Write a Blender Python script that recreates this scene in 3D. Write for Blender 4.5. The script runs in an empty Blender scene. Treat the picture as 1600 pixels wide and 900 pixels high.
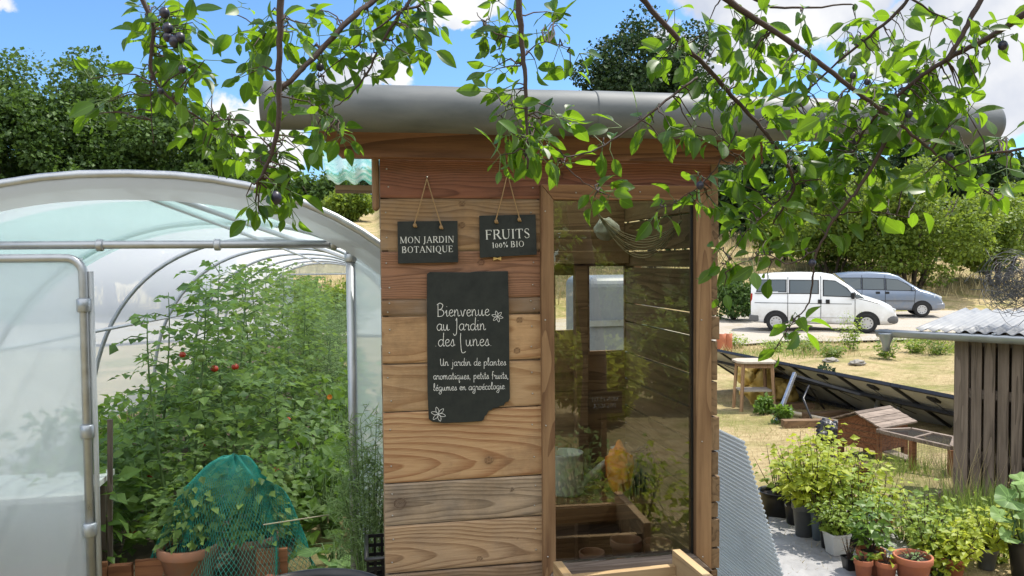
import bpy, math, random
import numpy as np
from mathutils import Vector, Matrix, noise
R = math.radians
rng = np.random.default_rng(7)
random.seed(7)
S = bpy.context.scene
COL = S.collection

# ------------------------------------------------------------------ camera
YAW, PITCH, ROLL, FPX = R(10.6), R(2.0), R(0.5), 1230.0
EYE = Vector((0, 0, 1.6))
FW = Vector((math.sin(YAW)*math.cos(PITCH), math.cos(YAW)*math.cos(PITCH), -math.sin(PITCH)))
_r0 = Vector((math.cos(YAW), -math.sin(YAW), 0)); _u0 = _r0.cross(FW)
RT = _r0*math.cos(ROLL) - _u0*math.sin(ROLL)
UP = _r0*math.sin(ROLL) + _u0*math.cos(ROLL)
cam = bpy.data.cameras.new('camera'); cam.sensor_width = 36; cam.lens = 36*FPX/1600
cam.clip_start = 0.02; cam.clip_end = 3000
camo = bpy.data.objects.new('camera', cam); COL.objects.link(camo)
M3 = Matrix((RT, UP, -FW)).transposed()
camo.matrix_world = Matrix.Translation(EYE) @ M3.to_4x4()
S.camera = camo

# ------------------------------------------------------------------ sun, sky, exposure
SUN_DIR = Vector((0.56, 0.17, 1.10)).normalized()          # towards the sun
sun = bpy.data.lights.new('sun', 'SUN'); sun.energy = 3.8; sun.angle = R(0.53); sun.color = (1, 0.95, 0.86)
suno = bpy.data.objects.new('sun', sun); COL.objects.link(suno)
suno.rotation_euler = (-SUN_DIR).to_track_quat('-Z', 'Y').to_euler(); suno.location = (4, 2, 9)
S.view_settings.view_transform = 'Standard'; S.view_settings.look = 'None'
S.view_settings.exposure = 0.80; S.view_settings.gamma = 1.0; S.view_settings.use_curve_mapping = False
S.cycles.max_bounces = 10; S.cycles.transparent_max_bounces = 24
S.cycles.diffuse_bounces = 4; S.cycles.transmission_bounces = 6; S.cycles.glossy_bounces = 3
S.cycles.sample_clamp_indirect = 6.0; S.cycles.use_denoising = True
S.cycles.caustics_reflective = False; S.cycles.caustics_refractive = False

W = bpy.data.worlds.new("World"); S.world = W; W.use_nodes = True
def N(nt, typ, props=None, ins=None):
    n = nt.nodes.new(typ)
    for k, v in (props or {}).items(): setattr(n, k, v)
    for k, v in (ins or {}).items():
        s = n.inputs[k]
        if isinstance(v, bpy.types.NodeSocket): nt.links.new(v, s)
        elif isinstance(v, bpy.types.Node): nt.links.new(v.outputs[0], s)
        else: s.default_value = v
    return n
def MATH(nt, op, a, b=0.0, c=0.0, clamp=False):
    return N(nt, 'ShaderNodeMath', {'operation': op, 'use_clamp': clamp}, {0: a, 1: b, 2: c}).outputs[0]
def RAMP(nt, fac, stops, interp='LINEAR'):
    n = nt.nodes.new('ShaderNodeValToRGB'); cr = n.color_ramp; cr.interpolation = interp
    while len(cr.elements) < len(stops): cr.elements.new(0.5)
    for e, (p, c) in zip(cr.elements, stops):
        e.position = p; e.color = tuple(c)+((1,) if len(c) == 3 else ())
    nt.links.new(fac, n.inputs[0]); return n.outputs[0]
def MIXC(nt, fac, a, b, blend='MIX'):
    n = nt.nodes.new('ShaderNodeMix'); n.data_type = 'RGBA'; n.blend_type = blend
    for s, v in ((n.inputs[0], fac), (n.inputs[6], a), (n.inputs[7], b)):
        if isinstance(v, bpy.types.NodeSocket): nt.links.new(v, s)
        else: s.default_value = (tuple(v)+(1,) if isinstance(v, (tuple, list)) and len(v) == 3 else v)
    return n.outputs[2]
def sky_world():
    nt = W.node_tree; nt.nodes.clear()
    sky = N(nt, 'ShaderNodeTexSky', {'sky_type': 'NISHITA', 'sun_disc': False,
            'sun_elevation': math.asin(SUN_DIR.z), 'sun_rotation': math.atan2(SUN_DIR.x, SUN_DIR.y),
            'air_density': 1.0, 'dust_density': 0.6, 'ozone_density': 2.2, 'altitude': 300})
    tc = N(nt, 'ShaderNodeTexCoord')
    d = tc.outputs['Generated']
    warp = N(nt, 'ShaderNodeTexNoise', {'noise_dimensions': '3D'}, {'Vector': d, 'Scale': 5.0, 'Detail': 7.0, 'Roughness': 0.62})
    wv = N(nt, 'ShaderNodeVectorMath', {'operation': 'SUBTRACT'}, {0: warp.outputs['Color'], 1: (0.5, 0.5, 0.5)})
    # cumulus puffs: (azimuth deg from +Y towards +X, elevation deg, half width deg, half height deg, strength)
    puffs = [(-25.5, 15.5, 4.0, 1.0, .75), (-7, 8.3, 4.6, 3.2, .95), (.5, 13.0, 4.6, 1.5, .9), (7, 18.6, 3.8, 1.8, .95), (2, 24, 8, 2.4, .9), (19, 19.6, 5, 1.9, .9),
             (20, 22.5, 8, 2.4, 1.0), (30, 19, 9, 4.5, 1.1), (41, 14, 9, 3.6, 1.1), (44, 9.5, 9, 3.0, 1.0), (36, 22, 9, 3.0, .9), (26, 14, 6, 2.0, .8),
             (-60, 30, 22, 8, .9), (75, 25, 20, 7, 1.0), (120, 32, 25, 8, 1.0), (180, 36, 60, 27, 1.4), (-105, 40, 34, 20, 1.2), (120, 58, 40, 18, 1.1), (-140, 66, 40, 18, 1.1), (30, 60, 20, 8, .6)]  # large clouds behind the camera and overhead are added as unseen fill light
    acc = None
    for az, el, wx, hy, st in puffs:
        a, e = R(az), R(el)
        c = Vector((math.sin(a)*math.cos(e), math.cos(a)*math.cos(e), math.sin(e)))
        t = Vector((math.cos(a), -math.sin(a), 0)); b = t.cross(c)*-1
        sub = N(nt, 'ShaderNodeVectorMath', {'operation': 'SUBTRACT'}, {0: d, 1: tuple(c)})
        sc = N(nt, 'ShaderNodeVectorMath', {'operation': 'MULTIPLY_ADD'}, {0: wv.outputs[0], 1: (.17, .17, .17), 2: sub.outputs[0]})
        dx = N(nt, 'ShaderNodeVectorMath', {'operation': 'DOT_PRODUCT'}, {0: sc.outputs[0], 1: tuple(t/R(wx))}).outputs['Value']
        dy = N(nt, 'ShaderNodeVectorMath', {'operation': 'DOT_PRODUCT'}, {0: sc.outputs[0], 1: tuple(b/R(hy))}).outputs['Value']
        dz = N(nt, 'ShaderNodeVectorMath', {'operation': 'DOT_PRODUCT'}, {0: sc.outputs[0], 1: tuple(c/1.2)}).outputs['Value']
        q = MATH(nt, 'ADD', MATH(nt, 'ADD', MATH(nt, 'MULTIPLY', dx, dx), MATH(nt, 'MULTIPLY', dy, dy)), MATH(nt, 'MULTIPLY', dz, dz))
        g = MATH(nt, 'MULTIPLY', MATH(nt, 'SUBTRACT', 1.0, q, clamp=True), st)
        acc = g if acc is None else MATH(nt, 'MAXIMUM', acc, g)
    fine = N(nt, 'ShaderNodeTexNoise', {}, {'Vector': d, 'Scale': 22.0, 'Detail': 6.0, 'Roughness': 0.6})
    dens = MATH(nt, 'ADD', acc, MATH(nt, 'MULTIPLY', MATH(nt, 'SUBTRACT', fine.outputs[0], 0.5), 0.35))
    mask = RAMP(nt, dens, [(0.10, (0, 0, 0)), (0.42, (1, 1, 1))], 'EASE')
    shade = N(nt, 'ShaderNodeTexNoise', {}, {'Vector': d, 'Scale': 9.0, 'Detail': 5.0})
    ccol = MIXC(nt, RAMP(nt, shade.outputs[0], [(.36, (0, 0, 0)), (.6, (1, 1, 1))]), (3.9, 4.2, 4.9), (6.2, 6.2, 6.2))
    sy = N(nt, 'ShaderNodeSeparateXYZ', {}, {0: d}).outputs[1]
    lit = N(nt, 'ShaderNodeMapRange', {'interpolation_type': 'SMOOTHSTEP'}, {0: sy, 1: .45, 2: -.35, 3: .78, 4: 1.9}).outputs[0]      # clouds behind the camera brightened to fill the shaded hut front
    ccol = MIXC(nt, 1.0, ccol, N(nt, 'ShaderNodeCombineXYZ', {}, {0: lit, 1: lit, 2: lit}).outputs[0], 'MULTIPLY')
    skyc = MIXC(nt, 1.0, sky.outputs[0], (0.60, 0.81, 0.98), 'MULTIPLY')
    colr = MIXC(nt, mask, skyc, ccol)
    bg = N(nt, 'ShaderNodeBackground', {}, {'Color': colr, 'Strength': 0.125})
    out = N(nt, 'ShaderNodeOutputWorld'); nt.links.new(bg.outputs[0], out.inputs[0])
sky_world()

# ------------------------------------------------------------------ projection of measured points into the place
def ray(px, py): return FW + RT*((px-800)/FPX) + UP*((450-py)/FPX)
def atY(px, py, Y):
    v = ray(px, py); return EYE + v*(Y/v.y)
def atD(px, py, D): return EYE + ray(px, py)*D

def interp(x, pts):
    xs = [p[0] for p in pts]; ys = [p[1] for p in pts]
    return np.interp(x, xs, ys)
LP = [(-60, .3), (3.8, 0), (21, -.4), (30, -.5), (45, .3), (60, 1.8), (110, 8), (200, 17), (400, 26), (900, 30)]
RP = [(-60, .3), (3.0, 0), (4, -.03), (6, -.25), (8, -.42), (11.5, -.62), (17, -.72), (20, -.86), (28, -.95), (31, -.9), (36, -.2), (45, 1.3), (60, 3.2), (110, 9), (200, 18), (400, 27), (900, 30)]
def gh(x, y):
    x = np.asarray(x, float); y = np.asarray(y, float)
    t = np.clip((x-1.2)/1.6, 0, 1); t = t*t*(3-2*t)
    far = np.clip((y-25)/20, 0, 1)
    t = np.maximum(t, far*np.clip((x+6)/16, 0, 1)*(1-t)+t*0)if False else t
    a = sum(interp(y+o, LP) for o in (-.6, 0, .6))/3; b = sum(interp(y+o, RP) for o in (-.6, 0, .6))/3
    return a*(1-t)+b*t
def G(px, py):
    v = ray(px, py); t = 1.0
    while t < 400:
        p = EYE+v*t
        if p.z <= gh(p.x, p.y): break
        t += 0.02 if t < 15 else 0.1
    return Vector((p.x, p.y, float(gh(p.x, p.y))))
def GP(x, y): return Vector((x, y, float(gh(x, y))))

# ------------------------------------------------------------------ materials
MAT = {}
def newmat(name):
    m = bpy.data.materials.new(name); m.use_nodes = True; MAT[name] = m
    nt = m.node_tree; nt.nodes.clear()
    out = N(nt, 'ShaderNodeOutputMaterial')
    return m, nt, out
def bump(nt, h, s=0.3, dist=0.01):
    return N(nt, 'ShaderNodeBump', {}, {'Height': h, 'Strength': s, 'Distance': dist}).outputs[0]
def plain(name, c, rough=0.6, metal=0.0, var=0.25, scale=8.0, bmp=0.15, spec=0.5, c2=None, stretch=(1, 1, 1), alpha=1.0, coat=0.0, dist=0.004, rvar=.15):
    m, nt, out = newmat(name)
    tc = N(nt, 'ShaderNodeTexCoord'); mp = N(nt, 'ShaderNodeMapping', {}, {'Vector': tc.outputs['Object'], 'Scale': stretch})
    no = N(nt, 'ShaderNodeTexNoise', {}, {'Vector': mp.outputs[0], 'Scale': scale, 'Detail': 8.0, 'Roughness': 0.65})
    c2 = c2 or tuple(v*(1-var) for v in c); c1 = tuple(min(1, v*(1+var*.6)) for v in c) if c2 is None else c
    col = RAMP(nt, no.outputs[0], [(.3, c2), (.68, c1)])
    ro = N(nt, 'ShaderNodeMapRange', {}, {0: no.outputs[0], 1: .3, 2: .7, 3: max(0.02, rough-rvar), 4: min(1, rough+rvar)})
    b = N(nt, 'ShaderNodeBsdfPrincipled', {}, {'Base Color': col, 'Roughness': ro.outputs[0], 'Metallic': metal, 'Specular IOR Level': spec, 'Coat Weight': coat, 'Alpha': alpha})
    if bmp: nt.links.new(bump(nt, no.outputs[0], bmp, dist), b.inputs['Normal'])
    nt.links.new(b.outputs[0], out.inputs[0]); return m
def wood(name, dark, light, axis=0, fine=70.0, rough=.75, grey=0.0, bmp=.35, knots=0.0):
    m, nt, out = newmat(name)
    tc = N(nt, 'ShaderNodeTexCoord')
    sc = [1.0, 1.0, 1.0]; sc[axis] = 0.06
    at = N(nt, 'ShaderNodeAttribute', {'attribute_name': 'rnd'})
    off = N(nt, 'ShaderNodeVectorMath', {'operation': 'MULTIPLY_ADD'}, {0: at.outputs['Color'], 1: (7.0, 5.0, 9.0), 2: tc.outputs['Object']})
    mp = N(nt, 'ShaderNodeMapping', {}, {'Vector': off.outputs[0], 'Scale': sc})
    big = N(nt, 'ShaderNodeTexNoise', {}, {'Vector': mp.outputs[0], 'Scale': 9.0, 'Detail': 2.0, 'Distortion': 0.6})
    rings = MATH(nt, 'FRACT', MATH(nt, 'MULTIPLY', big.outputs[0], 9.0))
    rings = MATH(nt, 'POWER', rings, 1.8)
    fib = N(nt, 'ShaderNodeTexNoise', {}, {'Vector': mp.outputs[0], 'Scale': fine, 'Detail': 6.0, 'Roughness': .7})
    patch = N(nt, 'ShaderNodeTexNoise', {}, {'Vector': off.outputs[0], 'Scale': 4.0, 'Detail': 5.0})
    f = MATH(nt, 'ADD', MATH(nt, 'MULTIPLY', rings, .38), MATH(nt, 'MULTIPLY', fib.outputs[0], .75))
    f = MATH(nt, 'ADD', f, MATH(nt, 'MULTIPLY', MATH(nt, 'SUBTRACT', at.outputs['Fac'], .5), .3))
    col = RAMP(nt, f, [(.22, light), (.5, tuple(a*.6+b*.4 for a, b in zip(light, dark))), (.82, dark)])
    if grey:
        g = tuple([sum(light)/3*.85]*3)
        col = MIXC(nt, MATH(nt, 'MULTIPLY', RAMP(nt, patch.outputs[0], [(.35, (0, 0, 0)), (.65, (1, 1, 1))]), grey), col, g)
    else:
        col = MIXC(nt, MATH(nt, 'MULTIPLY', patch.outputs[0], .5), col, tuple(v*.55 for v in dark))
    b = N(nt, 'ShaderNodeBsdfPrincipled', {}, {'Base Color': col, 'Roughness': rough, 'Specular IOR Level': .3})
    nt.links.new(bump(nt, f, bmp, .004), b.inputs['Normal'])
    nt.links.new(b.outputs[0], out.inputs[0]); return m
def leafmat(name, c, c2, trans=(.2, .4, .03), tw=.45, rough=.45, spec=.5, vein=False, gl=1.0, dry=None):
    m, nt, out = newmat(name)
    at = N(nt, 'ShaderNodeAttribute', {'attribute_name': 'rnd'})
    stops = [(0.0, c2), (.75, c)]
    if dry: stops += [(.95, c), (.97, dry)]
    col = RAMP(nt, at.outputs['Fac'], stops)
    tcol = RAMP(nt, at.outputs['Fac'], [(0.0, tuple(v*.7 for v in trans)), (1.0, trans)])
    if vein:
        uv = N(nt, 'ShaderNodeAttribute', {'attribute_name': 'lv'})
        v = MATH(nt, 'ABSOLUTE', uv.outputs['Fac'])
        mid = RAMP(nt, v, [(.0, (1, 1, 1)), (.10, (0, 0, 0))])
        tcol = MIXC(nt, MATH(nt, 'MULTIPLY', mid, .5), tcol, tuple(min(1, x*1.5) for x in trans))
        col = MIXC(nt, MATH(nt, 'MULTIPLY', mid, .6), col, tuple(min(1, x*2.2) for x in c))
    b = N(nt, 'ShaderNodeBsdfPrincipled', {}, {'Base Color': col, 'Roughness': rough, 'Specular IOR Level': spec*gl})
    t = N(nt, 'ShaderNodeBsdfTranslucent', {}, {'Color': tcol})
    mx = N(nt, 'ShaderNodeMixShader', {}, {0: tw, 1: b.outputs[0], 2: t.outputs[0]})
    nt.links.new(mx.outputs[0], out.inputs[0]); return m

# ------------------------------------------------------------------ object bookkeeping
def wloc(o):
    v = Vector((0, 0, 0))
    while o is not None: v += o.location; o = o.parent
    return v
def tag(o, label=None, cat=None, group=None, kind=None):
    if label: o['label'] = label
    if cat: o['category'] = cat
    if group: o['group'] = group
    if kind: o['kind'] = kind
    return o
def thing(name, loc, label, cat, group=None, rz=0.0):
    o = bpy.data.objects.new(name, None); COL.objects.link(o); o.location = loc; o.rotation_euler[2] = rz
    o.empty_display_size = .1
    return tag(o, label, cat, group)
def copy_tree(o, parent=None):
    c = o.copy(); COL.objects.link(c); c.parent = parent
    for ch in list(o.children): copy_tree(ch, c)
    return c

class MB:
    """collects shapes, then becomes ONE mesh object"""
    def __init__(s): s.v = []; s.f = []; s.r = []; s.n = 0; s.l = []; s.sm = []
    def add(s, verts, faces, rnd=None, lv=None, smooth=False):
        verts = np.asarray(verts, float).reshape(-1, 3)
        s.v.append(verts)
        for f in faces: s.f.append(tuple(int(i)+s.n for i in f))
        s.sm += [smooth]*len(faces)
        k = len(verts)
        s.r.append(np.full(k, random.random()) if rnd is None else np.broadcast_to(np.asarray(rnd, float), (k,)))
        s.l.append(np.zeros(k) if lv is None else np.broadcast_to(np.asarray(lv, float), (k,)))
        s.n += k; return s
    def box(s, c, size, rz=0, rx=0, ry=0, rnd=None):
        h = np.array(size)/2
        v = np.array([(x, y, z) for x in (-1, 1) for y in (-1, 1) for z in (-1, 1)])*h
        m = np.array((Matrix.Rotation(rz, 3, 'Z') @ Matrix.Rotation(ry, 3, 'Y') @ Matrix.Rotation(rx, 3, 'X')))
        v = v @ m.T + np.array(c)
        return s.add(v, [(0, 1, 3, 2), (4, 6, 7, 5), (0, 4, 5, 1), (2, 3, 7, 6), (0, 2, 6, 4), (1, 5, 7, 3)], rnd)
    def box2(s, x0, x1, y0, y1, z0, z1, rnd=None):
        return s.box(((x0+x1)/2, (y0+y1)/2, (z0+z1)/2), (x1-x0, y1-y0, z1-z0), rnd=rnd)
    def beam(s, a, b, w, h, up=(0, 0, 1), rnd=None):
        a = Vector(a); b = Vector(b); d = (b-a).normalized(); sd = d.cross(Vector(up))
        if sd.length < 1e-4: sd = d.cross(Vector((1, 0, 0)))
        sd.normalize(); u = sd.cross(d)
        v = [tuple(p+sd*(i*w/2)+u*(j*h/2)) for p in (a, b) for i, j in ((-1, -1), (1, -1), (1, 1), (-1, 1))]
        return s.add(v, [(0, 1, 2, 3), (7, 6, 5, 4), (0, 4, 5, 1), (1, 5, 6, 2), (2, 6, 7, 3), (3, 7, 4, 0)], rnd)
    def tube(s, pts, rad, n=8, cap=True, rnd=None):
        pts = [Vector(p) for p in pts]; k = len(pts)
        rad = [rad]*k if np.isscalar(rad) else list(rad)
        vs = []; prev = None
        for i, p in enumerate(pts):
            d = (pts[min(i+1, k-1)]-pts[max(i-1, 0)])
            d = d.normalized() if d.length > 1e-9 else Vector((0, 0, 1))
            if prev is None:
                a = d.cross(Vector((0, 0, 1)))
                if a.length < .05: a = d.cross(Vector((1, 0, 0)))
            else: a = prev-d*prev.dot(d)
            a.normalize(); prev = a; b = d.cross(a)
            for j in range(n):
                t = 2*math.pi*j/n; vs.append(tuple(p+a*(rad[i]*math.cos(t))+b*(rad[i]*math.sin(t))))
        fs = [(i*n+j, i*n+(j+1) % n, (i+1)*n+(j+1) % n, (i+1)*n+j) for i in range(k-1) for j in range(n)]
        if cap: fs += [tuple(range(n-1, -1, -1)), tuple((k-1)*n+j for j in range(n))]
        return s.add(vs, fs, rnd, smooth=True)
    def lathe(s, prof, c=(0, 0, 0), n=24, axis='Z', close=False, rnd=None, sq=0.0, smooth=True):
        vs = []
        for (r, z) in prof:
            for j in range(n):
                t = 2*math.pi*j/n; x, y = math.cos(t), math.sin(t)
                if sq:
                    q = (abs(x)**(1/sq)+abs(y)**(1/sq))**sq; x, y = x/q, y/q
                p = (r*x, r*y, z)
                if axis == 'Y': p = (r*x, z, r*y)
                if axis == 'X': p = (z, r*x, r*y)
                vs.append((p[0]+c[0], p[1]+c[1], p[2]+c[2]))
        k = len(prof)
        fs = [(i*n+j, i*n+(j+1) % n, (i+1)*n+(j+1) % n, (i+1)*n+j) for i in range(k-1) for j in range(n)]
        if prof[0][0] > 1e-6 and not close: fs.append(tuple(range(n-1, -1, -1)))
        if prof[-1][0] > 1e-6 and not close: fs.append(tuple((k-1)*n+j for j in range(n)))
        if close: fs += [((k-1)*n+j, (k-1)*n+(j+1) % n, (j+1) % n, j) for j in range(n)]
        return s.add(vs, fs, rnd, smooth=smooth)
    def prism(s, poly, a, b, plane='XZ', rnd=None):
        """polygon extruded between a and b along the remaining axis"""
        def P(u, w, t): return {'XZ': (u, t, w), 'XY': (u, w, t), 'YZ': (t, u, w)}[plane]
        k = len(poly); vs = [P(u, w, a) for u, w in poly]+[P(u, w, b) for u, w in poly]
        fs = [tuple(range(k)), tuple(range(2*k-1, k-1, -1))]+[(i, i+k, (i+1) % k+k, (i+1) % k) for i in range(k)]
        return s.add(vs, fs, rnd)
    def grid(s, fn, nu, nv, rnd=None, smooth=True):
        vs = [tuple(fn(i/nu, j/nv)) for i in range(nu+1) for j in range(nv+1)]
        w = nv+1
        fs = [(i*w+j, (i+1)*w+j, (i+1)*w+j+1, i*w+j+1) for i in range(nu) for j in range(nv)]
        return s.add(vs, fs, rnd, smooth=smooth)
    def blob(s, c, r, n=12, rnd=None, ex=1.0):
        r = (r, r, r) if np.isscalar(r) else r
        prof = [(math.sin(math.pi*i/n), -math.cos(math.pi*i/n)) for i in range(n+1)]
        m = 2*n; vs = [(c[0]+r[0]*p*math.cos(2*math.pi*j/m), c[1]+r[1]*p*math.sin(2*math.pi*j/m), c[2]+r[2]*z) for p, z in prof for j in range(m)]
        fs = [(i*m+j, i*m+(j+1) % m, (i+1)*m+(j+1) % m, (i+1)*m+j) for i in range(n) for j in range(m)]
        return s.add(vs, fs, rnd, smooth=True)
    def build(s, name, mat, parent=None, origin=None, bevel=0, solid=0, segs=2, autos=False):
        V = np.concatenate(s.v) if s.v else np.zeros((0, 3))
        o0 = wloc(parent) if parent is not None else Vector(origin or (0, 0, 0))
        me = bpy.data.meshes.new(name)
        me.from_pydata((V-np.array(o0)).tolist(), [], s.f)
        a = me.attributes.new('rnd', 'FLOAT', 'POINT'); a.data.foreach_set('value', np.concatenate(s.r).astype(np.float32))
        l = np.concatenate(s.l)
        if l.any():
            a = me.attributes.new('lv', 'FLOAT', 'POINT'); a.data.foreach_set('value', l.astype(np.float32))
        me.polygons.foreach_set('use_smooth', np.array(s.sm, dtype=bool))
        me.validate(); me.update()
        for m in (mat if isinstance(mat, (list, tuple)) else [mat]): me.materials.append(m)
        o = bpy.data.objects.new(name, me); COL.objects.link(o)
        if parent is not None: o.parent = parent
        else: o.location = o0
        if solid:
            md = o.modifiers.new('solidify', 'SOLIDIFY'); md.thickness = solid; md.offset = 0
        if bevel:
            md = o.modifiers.new('bevel', 'BEVEL'); md.width = bevel; md.segments = segs; md.limit_method = 'ANGLE'; md.angle_limit = R(40)
        return o

# leaf fields --------------------------------------------------------------
def leaf_template(kind):
    if kind == 'card':      # a pointed quad with a fold
        v = np.array([(0, 0, 0), (.45, .32, .06), (1, 0, -.05), (.45, -.32, .06)]); f = [(0, 3, 2, 1)]
        return v, f, np.zeros(4)
    if kind == 'fold':
        v = np.array([(0, 0, 0), (.4, .30, .10), (1, 0, -.12), (.4, -.30, .10), (.45, 0, .0)])
        f = [(0, 4, 1), (1, 4, 2), (0, 3, 4), (3, 2, 4)]
        return v, f, np.array([0, 1, 0, -1, 0.])
    if kind == 'blade':
        v = np.array([(0, .03, 0), (0, -.03, 0), (.55, -.022, .0), (.55, .022, .0), (1, 0, -.12)]); f = [(0, 1, 2, 3), (3, 2, 4)]
        return v, f, np.zeros(5)
    if kind == 'plum':
        us = [0, .10, .25, .45, .65, .82, .93, 1.0]; ws = [.02, .14, .235, .275, .235, .14, .06, .0]
        v = []; lv = []
        for u, w in zip(us, ws):
            bend = -.22*u*u
            for t in (-1, -.5, 0, .5, 1):
                v.append((u, t*w, bend+abs(t)*w*.42-(.5 < abs(t))*w*.06)); lv.append(t)
        f = [(i*5+j, i*5+j+1, (i+1)*5+j+1, (i+1)*5+j) for i in range(len(us)-1) for j in range(4)]
        return np.array(v), f, np.array(lv)
    if kind == 'round':     # broad lobed leaf
        k = 30; v = [(.42, 0, -.03)]; lv = [0.0]
        for ring in (.4, .75, 1.0):
            for j in range(k):
                t = 2*math.pi*j/k; notch = 1-.78*math.exp(-((abs(t-math.pi))/.30)**2); lob = 1+.10*math.cos(5*t)+.03*math.cos(13*t)
                r = .52*ring*(notch*lob if ring > .5 else 1-.3*(1-notch)); v.append((.42+r*math.cos(t)*1.05, r*math.sin(t), .05*math.cos(5*t+.4)*ring**2+.14*abs(math.sin(t))*ring-.16*max(0, math.cos(t))*ring**2)); lv.append(math.sin(5*t)*ring)
        f = [(0, 1+j, 1+(j+1) % k) for j in range(k)]+[(1+q*k+j, 1+(q+1)*k+j, 1+(q+1)*k+(j+1) % k, 1+q*k+(j+1) % k) for q in range(2) for j in range(k)]
        return np.array(v), f, np.array(lv)
def leaves(mb, pos, dirs, nors, size, kind='fold', rnd=None, wid=1.0, curl=None):
    T, F, LV = leaf_template(kind)
    pos = np.asarray(pos, float); n = len(pos)
    if n == 0: return
    d = np.asarray(dirs, float); d = d/np.linalg.norm(d, axis=1, keepdims=True)
    nn = np.asarray(nors, float); s = np.cross(nn, d); s /= np.maximum(np.linalg.norm(s, axis=1, keepdims=True), 1e-6); nn = np.cross(d, s)
    if curl is not None: nn = nn*np.asarray(curl)[:, None]
    size = np.broadcast_to(np.asarray(size, float), (n,))
    V = pos[:, None, :]+size[:, None, None]*(T[None, :, 0:1]*d[:, None, :]+T[None, :, 1:2]*wid*s[:, None, :]+T[None, :, 2:3]*nn[:, None, :])
    k = len(T); r = rng.random(n) if rnd is None else np.asarray(rnd)
    base = mb.n
    mb.v.append(V.reshape(-1, 3)); mb.r.append(np.repeat(r, k)); mb.l.append(np.tile(LV, n)); mb.n += n*k
    for f in F:
        idx = (np.arange(n)[:, None]*k+np.array(f)[None, :]+base)
        mb.f += list(map(tuple, idx.tolist()))
    mb.sm += [kind in ('plum', 'round')]*(n*len(F))
def rdir(n):
    v = rng.normal(size=(n, 3)); return v/np.linalg.norm(v, axis=1, keepdims=True)
def scatter_clump(mb, c, rad, n, size, kind='fold', up=.5, droop=.0, shell=.5, wid=1.0, out=1.0):
    u = rdir(n); rr = (shell+(1-shell)*rng.random(n))**(1/2)
    rad = np.array((rad, rad, rad) if np.isscalar(rad) else rad)
    p = np.array(c)+u*rr[:, None]*rad
    d = u*out*.7+rdir(n)*.8+np.array((0, 0, -droop)); nn = rdir(n)*.7+np.array((0, 0, up))+u*.3
    leaves(mb, p, d, nn, size*(.45+1.1*rng.random(n)**1.4), kind, wid=wid)
# ================================================================== materials used by more than one thing
plain('galv', (.42, .44, .46), .42, .65, .25, 14, .1)
plain('zinc', (.36, .39, .42), .38, .55, .2, 6, .08)
plain('dark_plastic', (.012, .012, .013), .4, 0, .3, 20, .1)
plain('grey_plastic', (.11, .115, .12), .5, 0, .2, 20, .1)
plain('pale_plastic', (.5, .5, .49), .5, 0, .1, 20, .1)
plain('blue_grey_plastic', (.10, .13, .16), .5, 0, .2, 20, .1)
plain('terracotta', (.40, .135, .06), .85, 0, .3, 18, .25, c2=(.30, .10, .055))
plain('terracotta_old', (.33, .15, .085), .9, 0, .4, 9, .3, c2=(.24, .15, .11))
plain('soil', (.045, .03, .02), .95, 0, .5, 40, .6, dist=.02)
plain('slate', (.010, .013, .012), .62, 0, .45, 18, .25, c2=(.021, .025, .023), spec=.35)
plain('chalk', (.75, .75, .72), .9, 0, .2, 60, 0)
plain('letter_white', (.62, .63, .6), .8, 0, .12, 60, 0)
plain('rope', (.36, .23, .11), .95, 0, .3, 200, .3)
plain('twine', (.42, .38, .25), .9, 0, .3, 100, .3)
plain('nail', (.42, .40, .36), .4, .8, .2, 50, 0)
plain('brown_glass', (.10, .05, .02), .15, 0, .1, 8, 0)
plain('brick', (.36, .13, .075), .9, 0, .35, 30, .4)
wood('wood_frame', (.13, .065, .03), (.33, .20, .10), 2, 90, .7)
wood('wood_frame_x', (.11, .05, .022), (.30, .16, .075), 0, 90, .7)
wood('wood_new', (.30, .19, .09), (.56, .40, .22), 0, 90, .65)
wood('wood_new_y', (.30, .19, .09), (.56, .40, .22), 1, 90, .65)
wood('wood_fascia', (.11, .048, .024), (.34, .165, .085), 0, 60, .6)
wood('wood_dark', (.09, .055, .032), (.26, .165, .09), 0, 70, .8)
wood('wood_inner', (.13, .075, .038), (.34, .21, .115), 0, 70, .8); wood('wood_inner_y', (.11, .068, .036), (.29, .19, .105), 1, 60, .8)
wood('wood_side', (.09, .055, .03), (.26, .17, .10), 1, 60, .8)
wood('wood_grey', (.10, .078, .06), (.28, .22, .175), 2, 80, .85)
wood('wood_grey_x', (.12, .09, .07), (.34, .27, .22), 0, 80, .85)
wood('wood_stool', (.20, .11, .055), (.45, .29, .17), 2, 90, .7)
wood('wood_coop', (.12, .045, .02), (.33, .15, .07), 0, 60, .7)
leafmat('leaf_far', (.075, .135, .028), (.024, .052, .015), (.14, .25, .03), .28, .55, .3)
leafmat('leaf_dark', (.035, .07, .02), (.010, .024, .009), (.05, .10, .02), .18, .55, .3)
leafmat('leaf_hazel', (.16, .22, .035), (.06, .11, .02), (.36, .48, .05), .38, .5, .3)
leafmat('leaf_tomato', (.16, .25, .065), (.045, .095, .03), (.33, .48, .09), .38, .5, .3)
leafmat('leaf_low', (.13, .22, .035), (.05, .11, .02), (.28, .46, .05), .38, .45, .4)
leafmat('leaf_dill', (.22, .32, .13), (.12, .20, .08), (.36, .52, .18), .38, .6, .3)
leafmat('leaf_currant', (.36, .41, .04), (.18, .25, .025), (.60, .66, .06), .44, .5, .35)
leafmat('leaf_mint', (.24, .33, .05), (.10, .17, .03), (.45, .56, .07), .40, .5, .35)
leafmat('leaf_squash', (.19, .30, .09), (.09, .17, .05), (.32, .50, .10), .3, .55, .3, vein=True)
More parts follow.
